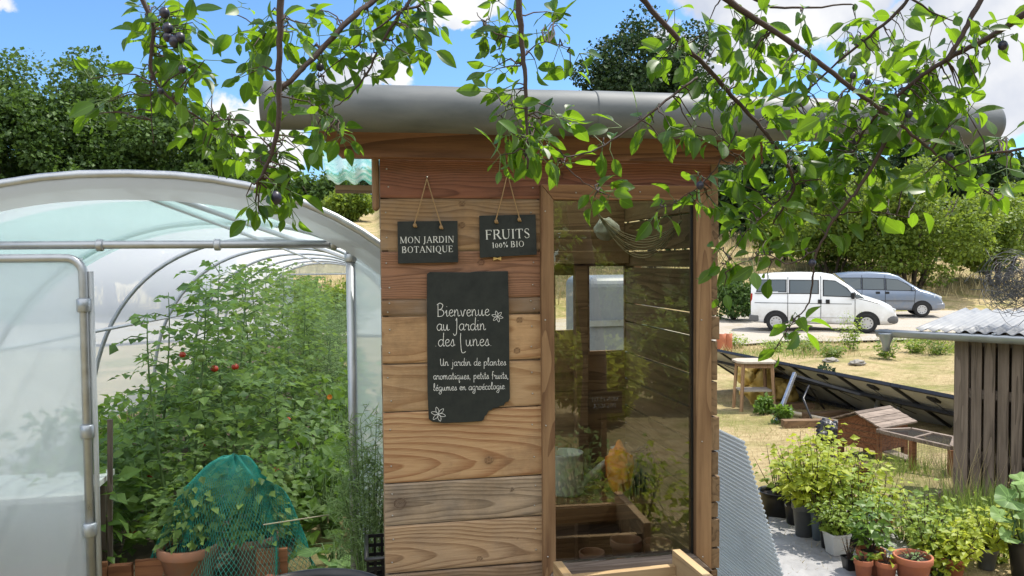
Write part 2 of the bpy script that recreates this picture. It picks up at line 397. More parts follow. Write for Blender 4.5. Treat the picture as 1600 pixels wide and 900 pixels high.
leafmat('leaf_plum', (.030, .085, .011), (.010, .036, .008), (.34, .59, .024), .43, .42, .36, vein=True, gl=1.0)
leafmat('grass_dry', (.52, .43, .23), (.31, .24, .12), (.5, .42, .22), .3, .8, .2)
leafmat('grass_green', (.20, .28, .06), (.10, .17, .03), (.34, .44, .08), .35, .6, .25)
leafmat('leaf_dry', (.24, .16, .08), (.12, .08, .04), (.25, .17, .07), .2, .8, .2)
plain('bark', (.085, .065, .05), .95, 0, .4, 22, .6, stretch=(1, 1, .3))
plain('twig', (.06, .034, .024), .8, 0, .4, 60, .5, c2=(.025, .015, .012))
plain('green_stem', (.10, .17, .045), .6, 0, .3, 30, .1)
plain('roof_tin', (.27, .275, .28), .62, .3, .3, 9, .1)
plain('plum_skin', (.010, .008, .022), .38, 0, .3, 20, 0, c2=(.022, .02, .04))

# ================================================================== ground
def ground_mat():
    m, nt, out = newmat('ground')
    tc = N(nt, 'ShaderNodeTexCoord'); P = tc.outputs['Object']
    n1 = N(nt, 'ShaderNodeTexNoise', {}, {'Vector': P, 'Scale': .8, 'Detail': 6.0, 'Roughness': .6})
    n2 = N(nt, 'ShaderNodeTexNoise', {}, {'Vector': P, 'Scale': 9.0, 'Detail': 9.0, 'Roughness': .72})
    n3 = N(nt, 'ShaderNodeTexNoise', {}, {'Vector': P, 'Scale': 60.0, 'Detail': 5.0, 'Roughness': .7})
    straw = RAMP(nt, n2.outputs[0], [(.3, (.24, .175, .09)), (.5, (.38, .30, .16)), (.72, (.50, .41, .24))])
    green = RAMP(nt, n2.outputs[0], [(.3, (.10, .12, .03)), (.7, (.24, .24, .07))])
    c = MIXC(nt, RAMP(nt, n1.outputs[0], [(.47, (0, 0, 0)), (.64, (.85, .85, .85))]), straw, green)
    c = MIXC(nt, MATH(nt, 'MULTIPLY', RAMP(nt, n3.outputs[0], [(.35, (1, 1, 1)), (.55, (0, 0, 0))]), .45), c, (.15, .10, .05))
    b = N(nt, 'ShaderNodeBsdfPrincipled', {}, {'Base Color': c, 'Roughness': .95, 'Specular IOR Level': .15})
    h = MATH(nt, 'ADD', n3.outputs[0], n2.outputs[0])
    nt.links.new(bump(nt, h, .6, .03), b.inputs['Normal'])
    nt.links.new(b.outputs[0], out.inputs[0]); return m
ground_mat()
def make_ground():
    xs = np.concatenate([np.linspace(-900, -60, 22), np.linspace(-55, -12, 16), np.linspace(-11, 16, 82), np.linspace(17, 60, 18), np.linspace(70, 900, 22)])
    ys = np.concatenate([np.linspace(-900, -40, 18), np.linspace(-34, -1, 14), np.linspace(0, 34, 103), np.linspace(35.5, 70, 24), np.linspace(75, 900, 50)])
    X, Y = np.meshgrid(xs, ys, indexing='ij'); Z = gh(X, Y)
    Z = Z+np.where((np.abs(X-3) < 15) & (Y > 9), .05*np.sin(X*1.9+np.sin(Y*1.3))*np.sin(Y*1.7), 0)*np.clip((Y-9)/4, 0, 1)
    k = len(ys); mb = MB()
    fs = [(i*k+j, (i+1)*k+j, (i+1)*k+j+1, i*k+j+1) for i in range(len(xs)-1) for j in range(k-1)]
    mb.add(np.stack([X, Y, Z], -1).reshape(-1, 3), fs, smooth=True)
    tag(mb.build('ground', MAT['ground']), kind='structure')
make_ground()
def strip_sheet(name, x0, x1, y0, y1, nx, ny, lift, mat, edge=.25):
    mb = MB()
    def fn(u, v):
        x = x0+(x1-x0)*u
        yy0 = y0+edge*noise.noise((x*.35, 1.7, 0)); yy1 = y1+edge*noise.noise((x*.35, 9.1, 0))
        y = yy0+(yy1-yy0)*v
        z = float(gh(x, y))+.05*math.sin(x*1.9+math.sin(y*1.3))*math.sin(y*1.7)*min(max((y-9)/4, 0), 1)*(abs(x-3) < 15)
        return (x, y, z+lift)
    mb.grid(fn, nx, ny); return mb.build(name, mat)
def gravel_mat():
    m, nt, out = newmat('gravel')
    P = N(nt, 'ShaderNodeTexCoord').outputs['Object']
    n1 = N(nt, 'ShaderNodeTexNoise', {}, {'Vector': P, 'Scale': 35.0, 'Detail': 8.0, 'Roughness': .8})
    n2 = N(nt, 'ShaderNodeTexNoise', {}, {'Vector': P, 'Scale': .9, 'Detail': 5.0})
    c = RAMP(nt, n1.outputs[0], [(.3, (.22, .19, .155)), (.7, (.50, .46, .40))])
    c = MIXC(nt, RAMP(nt, n2.outputs[0], [(.55, (0, 0, 0)), (.7, (.6, .6, .6))]), c, (.30, .23, .12))
    b = N(nt, 'ShaderNodeBsdfPrincipled', {}, {'Base Color': c, 'Roughness': .95, 'Specular IOR Level': .1})
    nt.links.new(bump(nt, n1.outputs[0], .7, .02), b.inputs['Normal']); nt.links.new(b.outputs[0], out.inputs[0])
gravel_mat()
tag(strip_sheet('gravel_track', -11, 40, 20.6, 31.0, 130, 14, .07, MAT['gravel'], .5), kind='structure')

# ================================================================== dry grass and weeds that nobody could count
def grass_patch(name, n, region, size, mat, seed, dens=None, lean=.5, wid=.8):
    g = np.random.default_rng(seed); mb = MB()
    x0, x1, y0, y1 = region
    x = x0+(x1-x0)*g.random(n); y = y0+(y1-y0)*g.random(n)
    if dens is not None:
        k = dens(x, y) > g.random(n); x, y = x[k], y[k]
    z = gh(x, y)
    d = np.stack([g.normal(size=len(x))*lean, g.normal(size=len(x))*lean, np.ones(len(x))], -1)
    nn = np.stack([g.normal(size=len(x)), g.normal(size=len(x)), .2*np.ones(len(x))], -1)
    leaves(mb, np.stack([x, y, z-.005], -1), d, nn, size*(.4+.9*g.random(len(x))), 'blade', wid=wid)
    return tag(mb.build(name, mat), kind='stuff')
def pn(x, y, s, o=0): return np.array([noise.noise((a*s+o, b*s, 0)) for a, b in zip(x, y)])
grass_patch('dry_grass', 42000, (1.55, 8.0, 3.6, 11.5), .055, MAT['grass_dry'], 1, lambda x, y: np.clip(.75+pn(x, y, .9)*.6, 0, 1)*(x/y < .95), .9)
grass_patch('dry_grass', 30000, (2, 14, 9.5, 20.5), .07, MAT['grass_dry'], 2, lambda x, y: np.clip(.6+pn(x, y, .5)*.7, 0, 1)*(x/y < .95), .7)
grass_patch('green_grass', 9000, (1.55, 9.0, 4.2, 12), .07, MAT['grass_green'], 3, lambda x, y: np.clip(pn(x, y, .8, 5)*2.0-.1, 0, 1)*(x/y < .95), .6)
grass_patch('dry_meadow', 26000, (-14, 40, 34, 75), .75, MAT['grass_dry'], 4, lambda x, y: np.clip(.7+pn(x, y, .1)*.6, 0, 1), .35, 1.0)
grass_patch('verge_grass', 14000, (2.0, 16, 16.2, 20.6), .22, MAT['grass_green'], 5, lambda x, y: np.clip(pn(x, y, .55, 3)*2.2+.05, 0, 1), .6)
grass_patch('verge_grass', 9000, (2.0, 18, 16.4, 20.8), .26, MAT['grass_dry'], 6, lambda x, y: np.clip(.3+pn(x, y, .5, 9)*1.5, 0, 1), .6)

# ================================================================== trees
def trunk_and_limbs(mb, base, h, r0, crown_c, crown_r, nl, spread=.8, g=rng):
    p0 = Vector(base)+Vector((0, 0, -.15)); top = Vector(crown_c)+Vector((0, 0, crown_r[2]*.3))
    pts = [p0.lerp(top, t)+Vector((math.sin(5*t+base[0])*.15, math.cos(4*t)*.15, 0))*(h*.06) for t in (0, .2, .4, .6, .8, 1)]
    mb.tube(pts, [r0*1.35, r0, r0*.82, r0*.6, r0*.38, r0*.15], 9)
    for i in range(nl):
        t = .25+.6*(i+.5)/nl; a = i*2.4+base[0]
        s = p0.lerp(top, t); e = Vector(crown_c)+Vector((math.cos(a)*crown_r[0]*spread*g.uniform(.5, 1), math.sin(a)*crown_r[1]*spread*g.uniform(.5, 1), crown_r[2]*g.uniform(-.35, .75)))
        m = s.lerp(e, .5)+Vector((0, 0, -.06*h))
        rr = r0*.42*(1.1-t)
        mb.tube([s, s.lerp(m, .6), m.lerp(e, .3), e], [rr, rr*.8, rr*.55, rr*.2], 6)
def tree(name, x, y, top, width, label, mat, group=None, clear=.15, nclump=80, per=330, leaf=.2, r0=.22, depth=None, lop=0.0, clumpr=.24, cat='tree', nl=8, base_z=None):
    bz = float(gh(x, y)) if base_z is None else base_z
    root = thing(name, (x, y, bz), label, cat, group)
    h = top-bz; cz = bz+h*(clear+1)/2; rz = h*(1-clear)/2; rx = width/2; ry = (depth or width)/2
    tb = MB(); trunk_and_limbs(tb, (x, y, bz), h, r0, (x, y, cz), (rx, ry, rz), nl); tb.build('trunk', MAT['bark'], root)
    mb = MB()
    for i in range(nclump):
        u = rdir(1)[0]; q = rng.random()**(1/3)*.9+.05
        lump = 1+.22*noise.noise((u[0]*1.7+x, u[1]*1.7+y, u[2]*1.7))
        sq = 1-.25*max(0, u[2])*0
        c = np.array((x+u[0]*rx*q*lump+lop*u[2]*rx*.3, y+u[1]*ry*q*lump, cz+u[2]*rz*q*lump*sq))
        cr = clumpr*min(rx, rz)*rng.uniform(.6, 1.35)*1.15
        scatter_clump(mb, c, (cr, cr, cr*.75), int(per*rng.uniform(.6, 1.3)), leaf, 'card', up=.7, droop=.25, shell=.25, wid=1.25)
    mb.build('crown', mat, root)
    return root
def far_x(px, Y): return atY(px, 407, Y).x
def far_z(px, py, Y): return atY(px, py, Y).z
for px, top, wid, Y, lab, n in [(75, 84, 7.2, 33, 'broad leafy green tree at the far left, its rounded top highest beside the cloud', 105), (168, 92, 6.0, 35, 'leafy green tree in the middle of the left group behind the polytunnel', 90),
                                (262, 118, 5.6, 33, 'lower leafy green tree on the right of the left group, behind plum twigs', 80), (8, 140, 5, 31, 'shorter dark tree cut by the left edge of the picture', 60), (318, 215, 3.4, 32, 'small bushy tree at the foot of the left tree group, beside the tunnel arch', 45)]:
    tree('broadleaf_tree', far_x(px, Y), Y, far_z(px, top, Y), wid, lab, MAT['leaf_far'], 'trees behind the polytunnel', .06, n, 520, .155)
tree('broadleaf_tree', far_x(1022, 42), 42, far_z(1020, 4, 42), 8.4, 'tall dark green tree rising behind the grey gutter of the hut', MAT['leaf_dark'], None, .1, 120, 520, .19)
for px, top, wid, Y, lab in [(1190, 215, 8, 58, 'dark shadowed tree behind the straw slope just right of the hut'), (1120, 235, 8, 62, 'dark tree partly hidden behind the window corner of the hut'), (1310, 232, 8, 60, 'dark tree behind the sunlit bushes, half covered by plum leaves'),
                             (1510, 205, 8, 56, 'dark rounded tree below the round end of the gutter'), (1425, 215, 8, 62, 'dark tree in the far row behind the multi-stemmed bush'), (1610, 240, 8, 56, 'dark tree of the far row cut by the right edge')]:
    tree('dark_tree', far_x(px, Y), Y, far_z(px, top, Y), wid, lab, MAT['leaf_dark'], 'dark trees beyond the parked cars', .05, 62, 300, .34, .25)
def hazel(px, Y, top, width, label, nst=7, nclump=80, per=300):
    x = far_x(px, Y); bz = float(gh(x, Y)); width *= 1.22; tz = far_z(px, top, Y); root = thing('hazel_bush', (x, Y, bz), label, 'bush', 'green bushes on the slope')
    tb = MB(); h = tz-bz
    for i in range(nst):
        a = 2*math.pi*i/nst+px; e = Vector((x+math.cos(a)*width*.32, Y+math.sin(a)*width*.3, bz+h*.72)); s = Vector((x+math.cos(a)*.25, Y+math.sin(a)*.25, bz-.1))
        m = s.lerp(e, .45)+Vector((math.cos(a+1)*.12, .05, .2)); tb.tube([s, s.lerp(m, .5), m, e], [.085, .07, .055, .02], 6)
    tb.build('trunk', MAT['bark'], root)
    mb = MB()
    for i in range(nclump):
        u = rdir(1)[0]; q = rng.random()**(1/2.5)
        c = np.array((x+u[0]*width*.5*q, Y+u[1]*width*.45*q, bz+h*.56+u[2]*h*.44*q*(1+.2*noise.noise((u[0]*2+px, u[1]*2, 0)))))
        cr = width*.11*rng.uniform(.7, 1.4); scatter_clump(mb, c, (cr, cr, cr*.6), int(per*rng.uniform(.5, 1.3)), .17, 'card', up=.8, droop=.2, shell=.2, wid=1.2)
    mb.build('crown', MAT['leaf_hazel'], root)
hazel(1425, 36, 258, 6.6, 'multi-stemmed bright green bush right behind the silver car', 9, 110)
hazel(1355, 43, 268, 5.6, 'tall green bush behind the white van, between its two green neighbours', 7, 90)
hazel(1300, 40, 280, 5.2, 'yellow-green bush on the slope above the white van roof', 6, 80)
hazel(1560, 37, 290, 5.0, 'green bush at the right above the tangle of wire', 6, 80)
hazel(1228, 46, 318, 4.0, 'small green bush between the hut corner and the white van', 4, 50, 260)
def bush(name, px, Y, top, width, label, mat, cat='bush', group=None, nclump=26, per=200, leaf=.1, x=None, topz=None, kind='card', cr=.16):
    x = far_x(px, Y) if x is None else x
    bz = float(gh(x, Y)); tz = far_z(px, top, Y) if topz is None else topz; h = max(tz-bz, .2); root = thing(name, (x, Y, bz), label, cat, group)
    tb = MB()
    for i in range(5):
        a = 1.3*i+px; tb.tube([(x, Y, bz-.05), (x+math.cos(a)*width*.12, Y+math.sin(a)*width*.12, bz+h*.35), (x+math.cos(a)*width*.3, Y+math.sin(a)*width*.3, bz+h*.75)], [.03*h, .02*h, .006*h], 5)
    tb.build('stem', MAT['twig'], root)
    mb = MB()
    for i in range(nclump):
        u = rdir(1)[0]; q = rng.random()**.4
        c = (x+u[0]*width*.45*q, Y+u[1]*width*.4*q, bz+h*.52+u[2]*h*.45*q); r = width*cr*rng.uniform(.7, 1.3)
        scatter_clump(mb, c, (r, r, r*.7), int(per*rng.uniform(.6, 1.3)), leaf, kind, up=.7, droop=.2, shell=.2)
    mb.build('foliage', mat, root); return root
bush('bramble_bush', 1146, 29.5, 436, 2.4, 'tangled bramble bush at the track edge behind the white van tail', MAT['leaf_far'], nclump=34, leaf=.13)
for i, (px, top, Y, w, lab, mt) in enumerate([(505, 276, 105, 9, 'distant green shrub above the straw field, left of the hut', 'leaf_far'), (545, 300, 98, 6, 'small distant shrub on the straw hill close to the hut wall', 'leaf_hazel'), (470, 282, 112, 9, 'distant dark shrub behind the hanging plum cluster', 'leaf_far'), (565, 268, 150, 12, 'farthest bluish tree seen under the roof overhang', 'leaf_dark'),
                                               (400, 262, 118, 10, 'distant shrub on the hill, hidden mostly by plum leaves', 'leaf_far')]):
    bush('distant_shrub', px, Y, top, w, lab, MAT[mt], 'shrub', 'shrubs on the distant hill', 34, 240, .5)
# ================================================================== the garden hut
YH = 2.70
def HX(px, py=600, Y=YH): return atY(px, py, Y).x
def HZ(py, px=600, Y=YH): return atY(px, py, Y).z
HL, HR, WL, WR = .056, 1.245, .606, 1.24
YB = 3.66                                            # inner face of the rear wall
hut = thing('garden_hut', (.65, YH, 0), 'small wooden garden hut of reclaimed planks with a big front window', 'hut')
ZTOP = HZ(247)
def plank_mat():
    m, nt, out = newmat('plank')
    tc = N(nt, 'ShaderNodeTexCoord')
    A = lambda n: N(nt, 'ShaderNodeAttribute', {'attribute_name': n})
    ph = A('phase').outputs['Fac']; kn = A('knot').outputs['Fac']
    off = N(nt, 'ShaderNodeVectorMath', {'operation': 'MULTIPLY_ADD'}, {0: A('rnd').outputs['Color'], 1: (3, 3, 3), 2: tc.outputs['Object']})
    mp = N(nt, 'ShaderNodeMapping', {}, {'Vector': off.outputs[0], 'Scale': (.05, 1, 1)})
    fib = N(nt, 'ShaderNodeTexNoise', {}, {'Vector': mp.outputs[0], 'Scale': 170.0, 'Detail': 5.0, 'Roughness': .7})
    patch = N(nt, 'ShaderNodeTexNoise', {}, {'Vector': off.outputs[0], 'Scale': 7.0, 'Detail': 6.0, 'Roughness': .6})
    mp2 = N(nt, 'ShaderNodeMapping', {}, {'Vector': off.outputs[0], 'Scale': (.22, 1, 1)})
    blot = N(nt, 'ShaderNodeTexNoise', {}, {'Vector': mp2.outputs[0], 'Scale': 26.0, 'Detail': 5.0, 'Roughness': .65})
    ring = MATH(nt, 'FRACT', MATH(nt, 'ADD', ph, MATH(nt, 'MULTIPLY', fib.outputs[0], .18)))
    late = RAMP(nt, ring, [(0.0, (.05,)*3), (.45, (.16,)*3), (.80, (.85,)*3), (.93, (1,)*3), (1.0, (.05,)*3)])
    f = MATH(nt, 'ADD', MATH(nt, 'MULTIPLY', late, .64), MATH(nt, 'MULTIPLY', MATH(nt, 'SUBTRACT', fib.outputs[0], .5), .9))
    f = MATH(nt, 'ADD', f, MATH(nt, 'MULTIPLY', MATH(nt, 'SUBTRACT', blot.outputs[0], .45), .7), clamp=True)
    col = MIXC(nt, f, A('light').outputs['Color'], A('dark').outputs['Color'])
    grey = N(nt, 'ShaderNodeMix', {'data_type': 'FLOAT'})
    gm = MATH(nt, 'MULTIPLY', RAMP(nt, patch.outputs[0], [(.38, (0,)*3), (.68, (1,)*3)]), A('grey').outputs['Fac'])
    col = MIXC(nt, gm, col, MIXC(nt, f, (.21, .18, .15), (.055, .045, .038)))
    stain = N(nt, 'ShaderNodeTexNoise', {}, {'Vector': off.outputs[0], 'Scale': 3.2, 'Detail': 8.0, 'Roughness': .7})
    col = MIXC(nt, MATH(nt, 'MULTIPLY', RAMP(nt, stain.outputs[0], [(.52, (0,)*3), (.70, (1,)*3)]), .45), col, (.07, .045, .028))
    col = MIXC(nt, MATH(nt, 'MULTIPLY', kn, .88), col, (.05, .020, .009))
    b = N(nt, 'ShaderNodeBsdfPrincipled', {}, {'Base Color': col, 'Roughness': .72, 'Specular IOR Level': .3})
    hh = MATH(nt, 'ADD', MATH(nt, 'MULTIPLY', late, .5), fib.outputs[0])
    nt.links.new(bump(nt, hh, .45, .004), b.inputs['Normal']); nt.links.new(b.outputs[0], out.inputs[0])
plank_mat()
def front_cladding():
    rows = [  # y top(px), y bottom, right X, light, dark, grey, style(v0, depth, taper, ring spacing), knots (px, py, r)
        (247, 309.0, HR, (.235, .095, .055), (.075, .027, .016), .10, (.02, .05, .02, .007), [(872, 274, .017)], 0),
        (311, 391, WL, (.31, .195, .10), (.13, .068, .03), .5, (.03, .09, .03, .010), [(722, 318, .010), (722, 352, .010)], 0),
        (393.5, 468, WL, (.27, .135, .075), (.085, .037, .019), .12, (.10, .03, .02, .007), [(752, 410, .012)], 0),
        (469.5, 493, WL, (.21, .125, .065), (.085, .046, .023), .60, (.02, .12, 0, .006), [], 0),
        (496, 568, WL, (.44, .275, .14), (.24, .12, .05), .06, (.09, .14, .05, .016), [(812, 500, .010), (808, 548, .010)], 0),
        (571, 644, WL, (.41, .265, .14), (.22, .11, .045), .10, (.05, .16, .05, .017), [(700, 640, .006)], 0),
        (646, 756, WL, (.44, .275, .14), (.205, .076, .026), .10, (.052, .03, .13, .019), [(764, 719, .0135)], .03),
        (758, 822, WL, (.39, .285, .185), (.125, .085, .052), .6, (.05, .06, .04, .0085), [(625, 787, .020), (800, 765, .006)], .018),
        (824, 897, WL, (.42, .28, .16), (.16, .082, .038), .35, (.05, .05, .06, .0105), [(749, 873, .010), (810, 841, .004)], .018),
        (900, 985, WL, (.27, .175, .10), (.12, .066, .033), .5, (.05, .08, .05, .010), [(690, 940, .012)], 0),
        (988, 1075, WL, (.28, .18, .10), (.13, .07, .034), .4, (.05, .08, .05, .010), [(790, 1030, .012)], 0), (1078, 1125, WL, (.26, .17, .10), (.12, .066, .033), .5, (.05, .08, .05, .010), [], 0)]
    V = []; F = []; A = {k: [] for k in ('phase', 'knot', 'grey', 'rnd', 'light', 'dark')}; nv = 0
    for ri, (ya, yb, xr, lt, dk, gr, (v0, dep, tap, sp), kn, slant) in enumerate(rows):
        zt, zb = HZ(ya), HZ(yb); st = .0042
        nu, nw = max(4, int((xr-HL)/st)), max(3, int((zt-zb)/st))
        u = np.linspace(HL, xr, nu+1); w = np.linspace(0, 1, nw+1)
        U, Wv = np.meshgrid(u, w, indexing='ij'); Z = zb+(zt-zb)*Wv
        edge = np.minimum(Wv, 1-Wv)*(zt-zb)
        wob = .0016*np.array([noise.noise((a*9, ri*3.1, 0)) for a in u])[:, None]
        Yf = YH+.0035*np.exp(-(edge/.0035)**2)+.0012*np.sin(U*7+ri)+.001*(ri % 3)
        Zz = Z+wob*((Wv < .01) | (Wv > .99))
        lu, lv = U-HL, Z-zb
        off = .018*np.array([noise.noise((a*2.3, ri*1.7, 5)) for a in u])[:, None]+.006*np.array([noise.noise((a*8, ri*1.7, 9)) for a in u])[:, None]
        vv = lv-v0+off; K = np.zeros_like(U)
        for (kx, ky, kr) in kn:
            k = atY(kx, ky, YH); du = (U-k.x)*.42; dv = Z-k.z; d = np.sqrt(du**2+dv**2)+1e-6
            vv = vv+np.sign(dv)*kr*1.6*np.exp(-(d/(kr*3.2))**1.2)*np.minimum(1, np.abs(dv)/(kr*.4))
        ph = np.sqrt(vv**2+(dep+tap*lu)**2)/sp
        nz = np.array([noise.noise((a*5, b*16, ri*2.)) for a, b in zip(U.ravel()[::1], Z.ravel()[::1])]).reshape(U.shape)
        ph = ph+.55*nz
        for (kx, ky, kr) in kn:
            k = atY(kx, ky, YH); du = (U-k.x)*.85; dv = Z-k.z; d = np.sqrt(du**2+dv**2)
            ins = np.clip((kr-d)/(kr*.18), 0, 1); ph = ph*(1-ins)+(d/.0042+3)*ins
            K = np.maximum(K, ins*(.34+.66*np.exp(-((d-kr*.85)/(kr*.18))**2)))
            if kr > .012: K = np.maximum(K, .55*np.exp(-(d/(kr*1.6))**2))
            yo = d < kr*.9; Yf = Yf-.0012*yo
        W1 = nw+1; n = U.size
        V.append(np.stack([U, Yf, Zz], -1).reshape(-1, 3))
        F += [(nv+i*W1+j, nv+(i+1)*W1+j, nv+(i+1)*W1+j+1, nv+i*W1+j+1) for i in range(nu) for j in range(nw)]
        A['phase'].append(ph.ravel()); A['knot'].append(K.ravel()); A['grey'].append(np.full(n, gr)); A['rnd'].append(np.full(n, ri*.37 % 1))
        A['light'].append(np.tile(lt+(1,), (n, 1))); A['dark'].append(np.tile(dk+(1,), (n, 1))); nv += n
        bx = np.array([(x, y, z) for x in (HL, xr) for y in (YH+.004, YH+.027) for z in (zb, zt)])
        V.append(bx); F += [tuple(nv+q for q in f) for f in [(0, 1, 3, 2), (4, 6, 7, 5), (2, 3, 7, 6), (0, 4, 5, 1), (1, 5, 7, 3)]]
        for k, val in (('phase', .5), ('knot', 0), ('grey', gr), ('rnd', .3)): A[k].append(np.full(8, val))
        A['light'].append(np.tile(lt+(1,), (8, 1))); A['dark'].append(np.tile(dk+(1,), (8, 1))); nv += 8
    V = np.concatenate(V)-np.array(hut.location)
    me = bpy.data.meshes.new('front_cladding'); me.from_pydata(V.tolist(), [], F)
    for k in ('phase', 'knot', 'grey', 'rnd'):
        a = me.attributes.new(k, 'FLOAT', 'POINT'); a.data.foreach_set('value', np.concatenate(A[k]).astype(np.float32))
    for k in ('light', 'dark'):
        a = me.attributes.new(k, 'FLOAT_COLOR', 'POINT'); a.data.foreach_set('color', np.concatenate(A[k]).astype(np.float32).ravel())
    me.polygons.foreach_set('use_smooth', np.ones(len(F), bool)); me.materials.append(MAT['plank']); me.update()
    o = bpy.data.objects.new('front_cladding', me); COL.objects.link(o); o.parent = hut
    # nail heads
    mb = MB()
    for (ya, yb, xr, *_r) in rows:
        for fx in (HL+.022, WL-.028):
            for t in (.25, .75):
                p = (fx+rng.uniform(-.006, .006), YH-.0012, HZ(ya+(yb-ya)*t)+rng.uniform(-.004, .004)); mb.lathe([(.0028, 0), (.0028, -.0012), (0, -.0016)], p, 8, 'Y')
    mb.build('nail_heads', MAT['nail'], hut)
front_cladding()
# side walls: boards with open gaps; the right one shows its board ends beside the window frame
def side_wall(name, x0, x1, zs, mat, y0, y1, gap=.005):
    mb = MB()
    for a, b in zip(zs[:-1], zs[1:]):
        mb.box2(x0+rng.uniform(0, .003), x1+rng.uniform(-.003, .006), y0+rng.uniform(-.004, .004), y1, b+gap/2, a-gap/2)
    return mb.build(name, MAT[mat], hut, bevel=.002)
ZR = [ZTOP, 1.78, 1.64, 1.565, 1.39, 1.30, 1.15, 1.02, .89, .80, .70, .64, .53, .45, .30, .15, .03]
side_wall('side_wall', HR-.0005, HR+.028, ZR, 'wood_inner_y', YH-.006, YB+.03, .007)
side_wall('side_wall', HL+.0, HL+.022, [ZTOP, 1.72, 1.5, 1.29, 1.1, .9, .7, .5, .27, .03], 'wood_inner_y', YH+.0285, YH+.28, .004)
side_wall('side_wall', HL+.0, HL+.022, [ZTOP, 1.86], 'wood_inner_y', YH+.285, YB+.03, .004)
# rear wall with two openings
bw = MB(); bxl, bxr = atY(921, 470, YB).x, atY(986, 470, YB).x; bzt, bzb = atY(950, 416, YB).z, atY(950, 548, YB).z
sxl, sxr = atY(868, 470, YB).x, atY(904, 470, YB).x; szt, szb = atY(885, 430, YB).z, atY(885, 516, YB).z
def wallpiece(x0, x1, z0, z1):
    z = z1
    while z-z0 > .002:
        n = max(z0, z-.19); bw.box2(x0, x1, YB, YB+.022, n+(.002 if n > z0 else 0), z); z = n
wallpiece(HL+.0225, HR-.0015, bzt, ZTOP-.02); wallpiece(bxr, HR-.0015, bzb, bzt); wallpiece(HL+.0225, HR-.0015, .03, min(bzb, szb)-.0)
wallpiece(sxr, bxl, szb, bzt); wallpiece(HL+.0225, sxl, szb, bzt); wallpiece(sxl, sxr, szt, bzt); wallpiece(HL+.0225, bxl, min(bzb, szb), szb) if szb > bzb else None
bw.build('rear_wall', MAT['wood_inner'], hut)
ip = MB()
ip.box2(atY(864, 400, 3.6).x-.2, HR-.004, 3.585, 3.655, atY(950, 412, 3.6).z, atY(950, 392, 3.6).z)      # header beam
ip.box2(atY(990, 470, 3.6).x, atY(1003, 470, 3.6).x, 3.60, 3.655, .05, atY(950, 414, 3.6).z)
ip.box2(atY(900, 470, 3.6).x, atY(919, 470, 3.6).x, 3.60, 3.655, .05, atY(950, 414, 3.6).z)
ip.build('inner_posts', MAT['wood_inner'], hut, bevel=.003)
fl = MB(); fl.box2(HL+.024, HR-.002, YH+.05, YB-.002, .02, .05); fl.build('floor_boards', MAT['wood_inner'], hut)
# glass
def glass(name, tint=(1, 1, 1), ior=1.9, rough=0.0):
    m, nt, out = newmat(name)
    fr = N(nt, 'ShaderNodeFresnel', {}, {'IOR': ior})
    t = N(nt, 'ShaderNodeBsdfTransparent', {}, {'Color': tint+(1,)}); g = N(nt, 'ShaderNodeBsdfGlossy', {}, {'Roughness': rough, 'Color': (1, 1, 1, 1)})
    mx = N(nt, 'ShaderNodeMixShader', {}, {0: fr.outputs[0], 1: t.outputs[0], 2: g.outputs[0]}); nt.links.new(mx.outputs[0], out.inputs[0])
glass('window_glass', (.95, .95, .90), 1.72); glass('car_glass', (.35, .40, .38), 1.6); glass('clear_glass', (.9, .95, .93), 1.5)
# window frame, mitred look: posts butt under the head rail
fx0, fx1, fx2, fx3 = WL, HX(864, 500), HX(1084, 500), WR
fzt, fz1, fz0, fzb = HZ(289, 843), HZ(313, 864), .512, .455
yf0, yf1 = YH-.022, YH+.04
f = MB()
f.prism([(fx0, fzt), (fx1, fz1), (fx1, fz0), (fx0, fzb)], yf0, yf1, 'XZ'); f.prism([(fx3, fzt), (fx3, fzb), (fx2, fz0), (fx2, fz1)], yf0, yf1, 'XZ')
wf = f.build('window_frame', MAT['wood_frame'], hut, bevel=.002)
f = MB(); f.prism([(fx0+.0015, fzt), (fx3-.0015, fzt), (fx2, fz1+.0015), (fx1, fz1+.0015)], yf0+.001, yf1, 'XZ'); f.build('head_rail', MAT['wood_frame_x'], wf, bevel=.002)
f = MB(); f.prism([(fx0, fzb), (fx1, fz0-.0015), (fx2, fz0-.0015), (fx3, fzb)], yf0-.012, yf1, 'XZ'); f.build('sill', MAT['wood_grey_x'], wf, bevel=.002)
g = MB(); g.box2(fx1, fx2, YH+.012, YH+.014, fz0, fz1); pane = g.build('pane', MAT['window_glass'], wf)
g = MB(); g.box2(fx2-.008, fx2-.001, YH+.002, YH+.011, fz0+.001, fz1-.001); g.box2(fx1+.001, fx1+.006, YH+.004, YH+.011, fz0+.001, fz1-.001); g.build('seal', MAT['dark_plastic'], wf)
g = MB()
for (px, py) in [(852, 330), (852, 500), (853, 665), (1096, 500), (1097, 690), (1098, 870), (856, 870), (900, 301), (1000, 300)]:
    p = atY(px, py, yf0); g.lathe([(.003, 0), (.003, -.0012), (0, -.0018)], (p.x, yf0, p.z), 8, 'Y')
g.build('screw_heads', MAT['nail'], wf)
# wall below the window, behind the planter
f = MB()
for a, b in ((.452, .3), (.296, .15), (.146, .03)): f.box2(WL+.003, HR-.002, YH, YH+.025, b, a)
f.build('lower_cladding', MAT['wood_dark'], hut, bevel=.002)
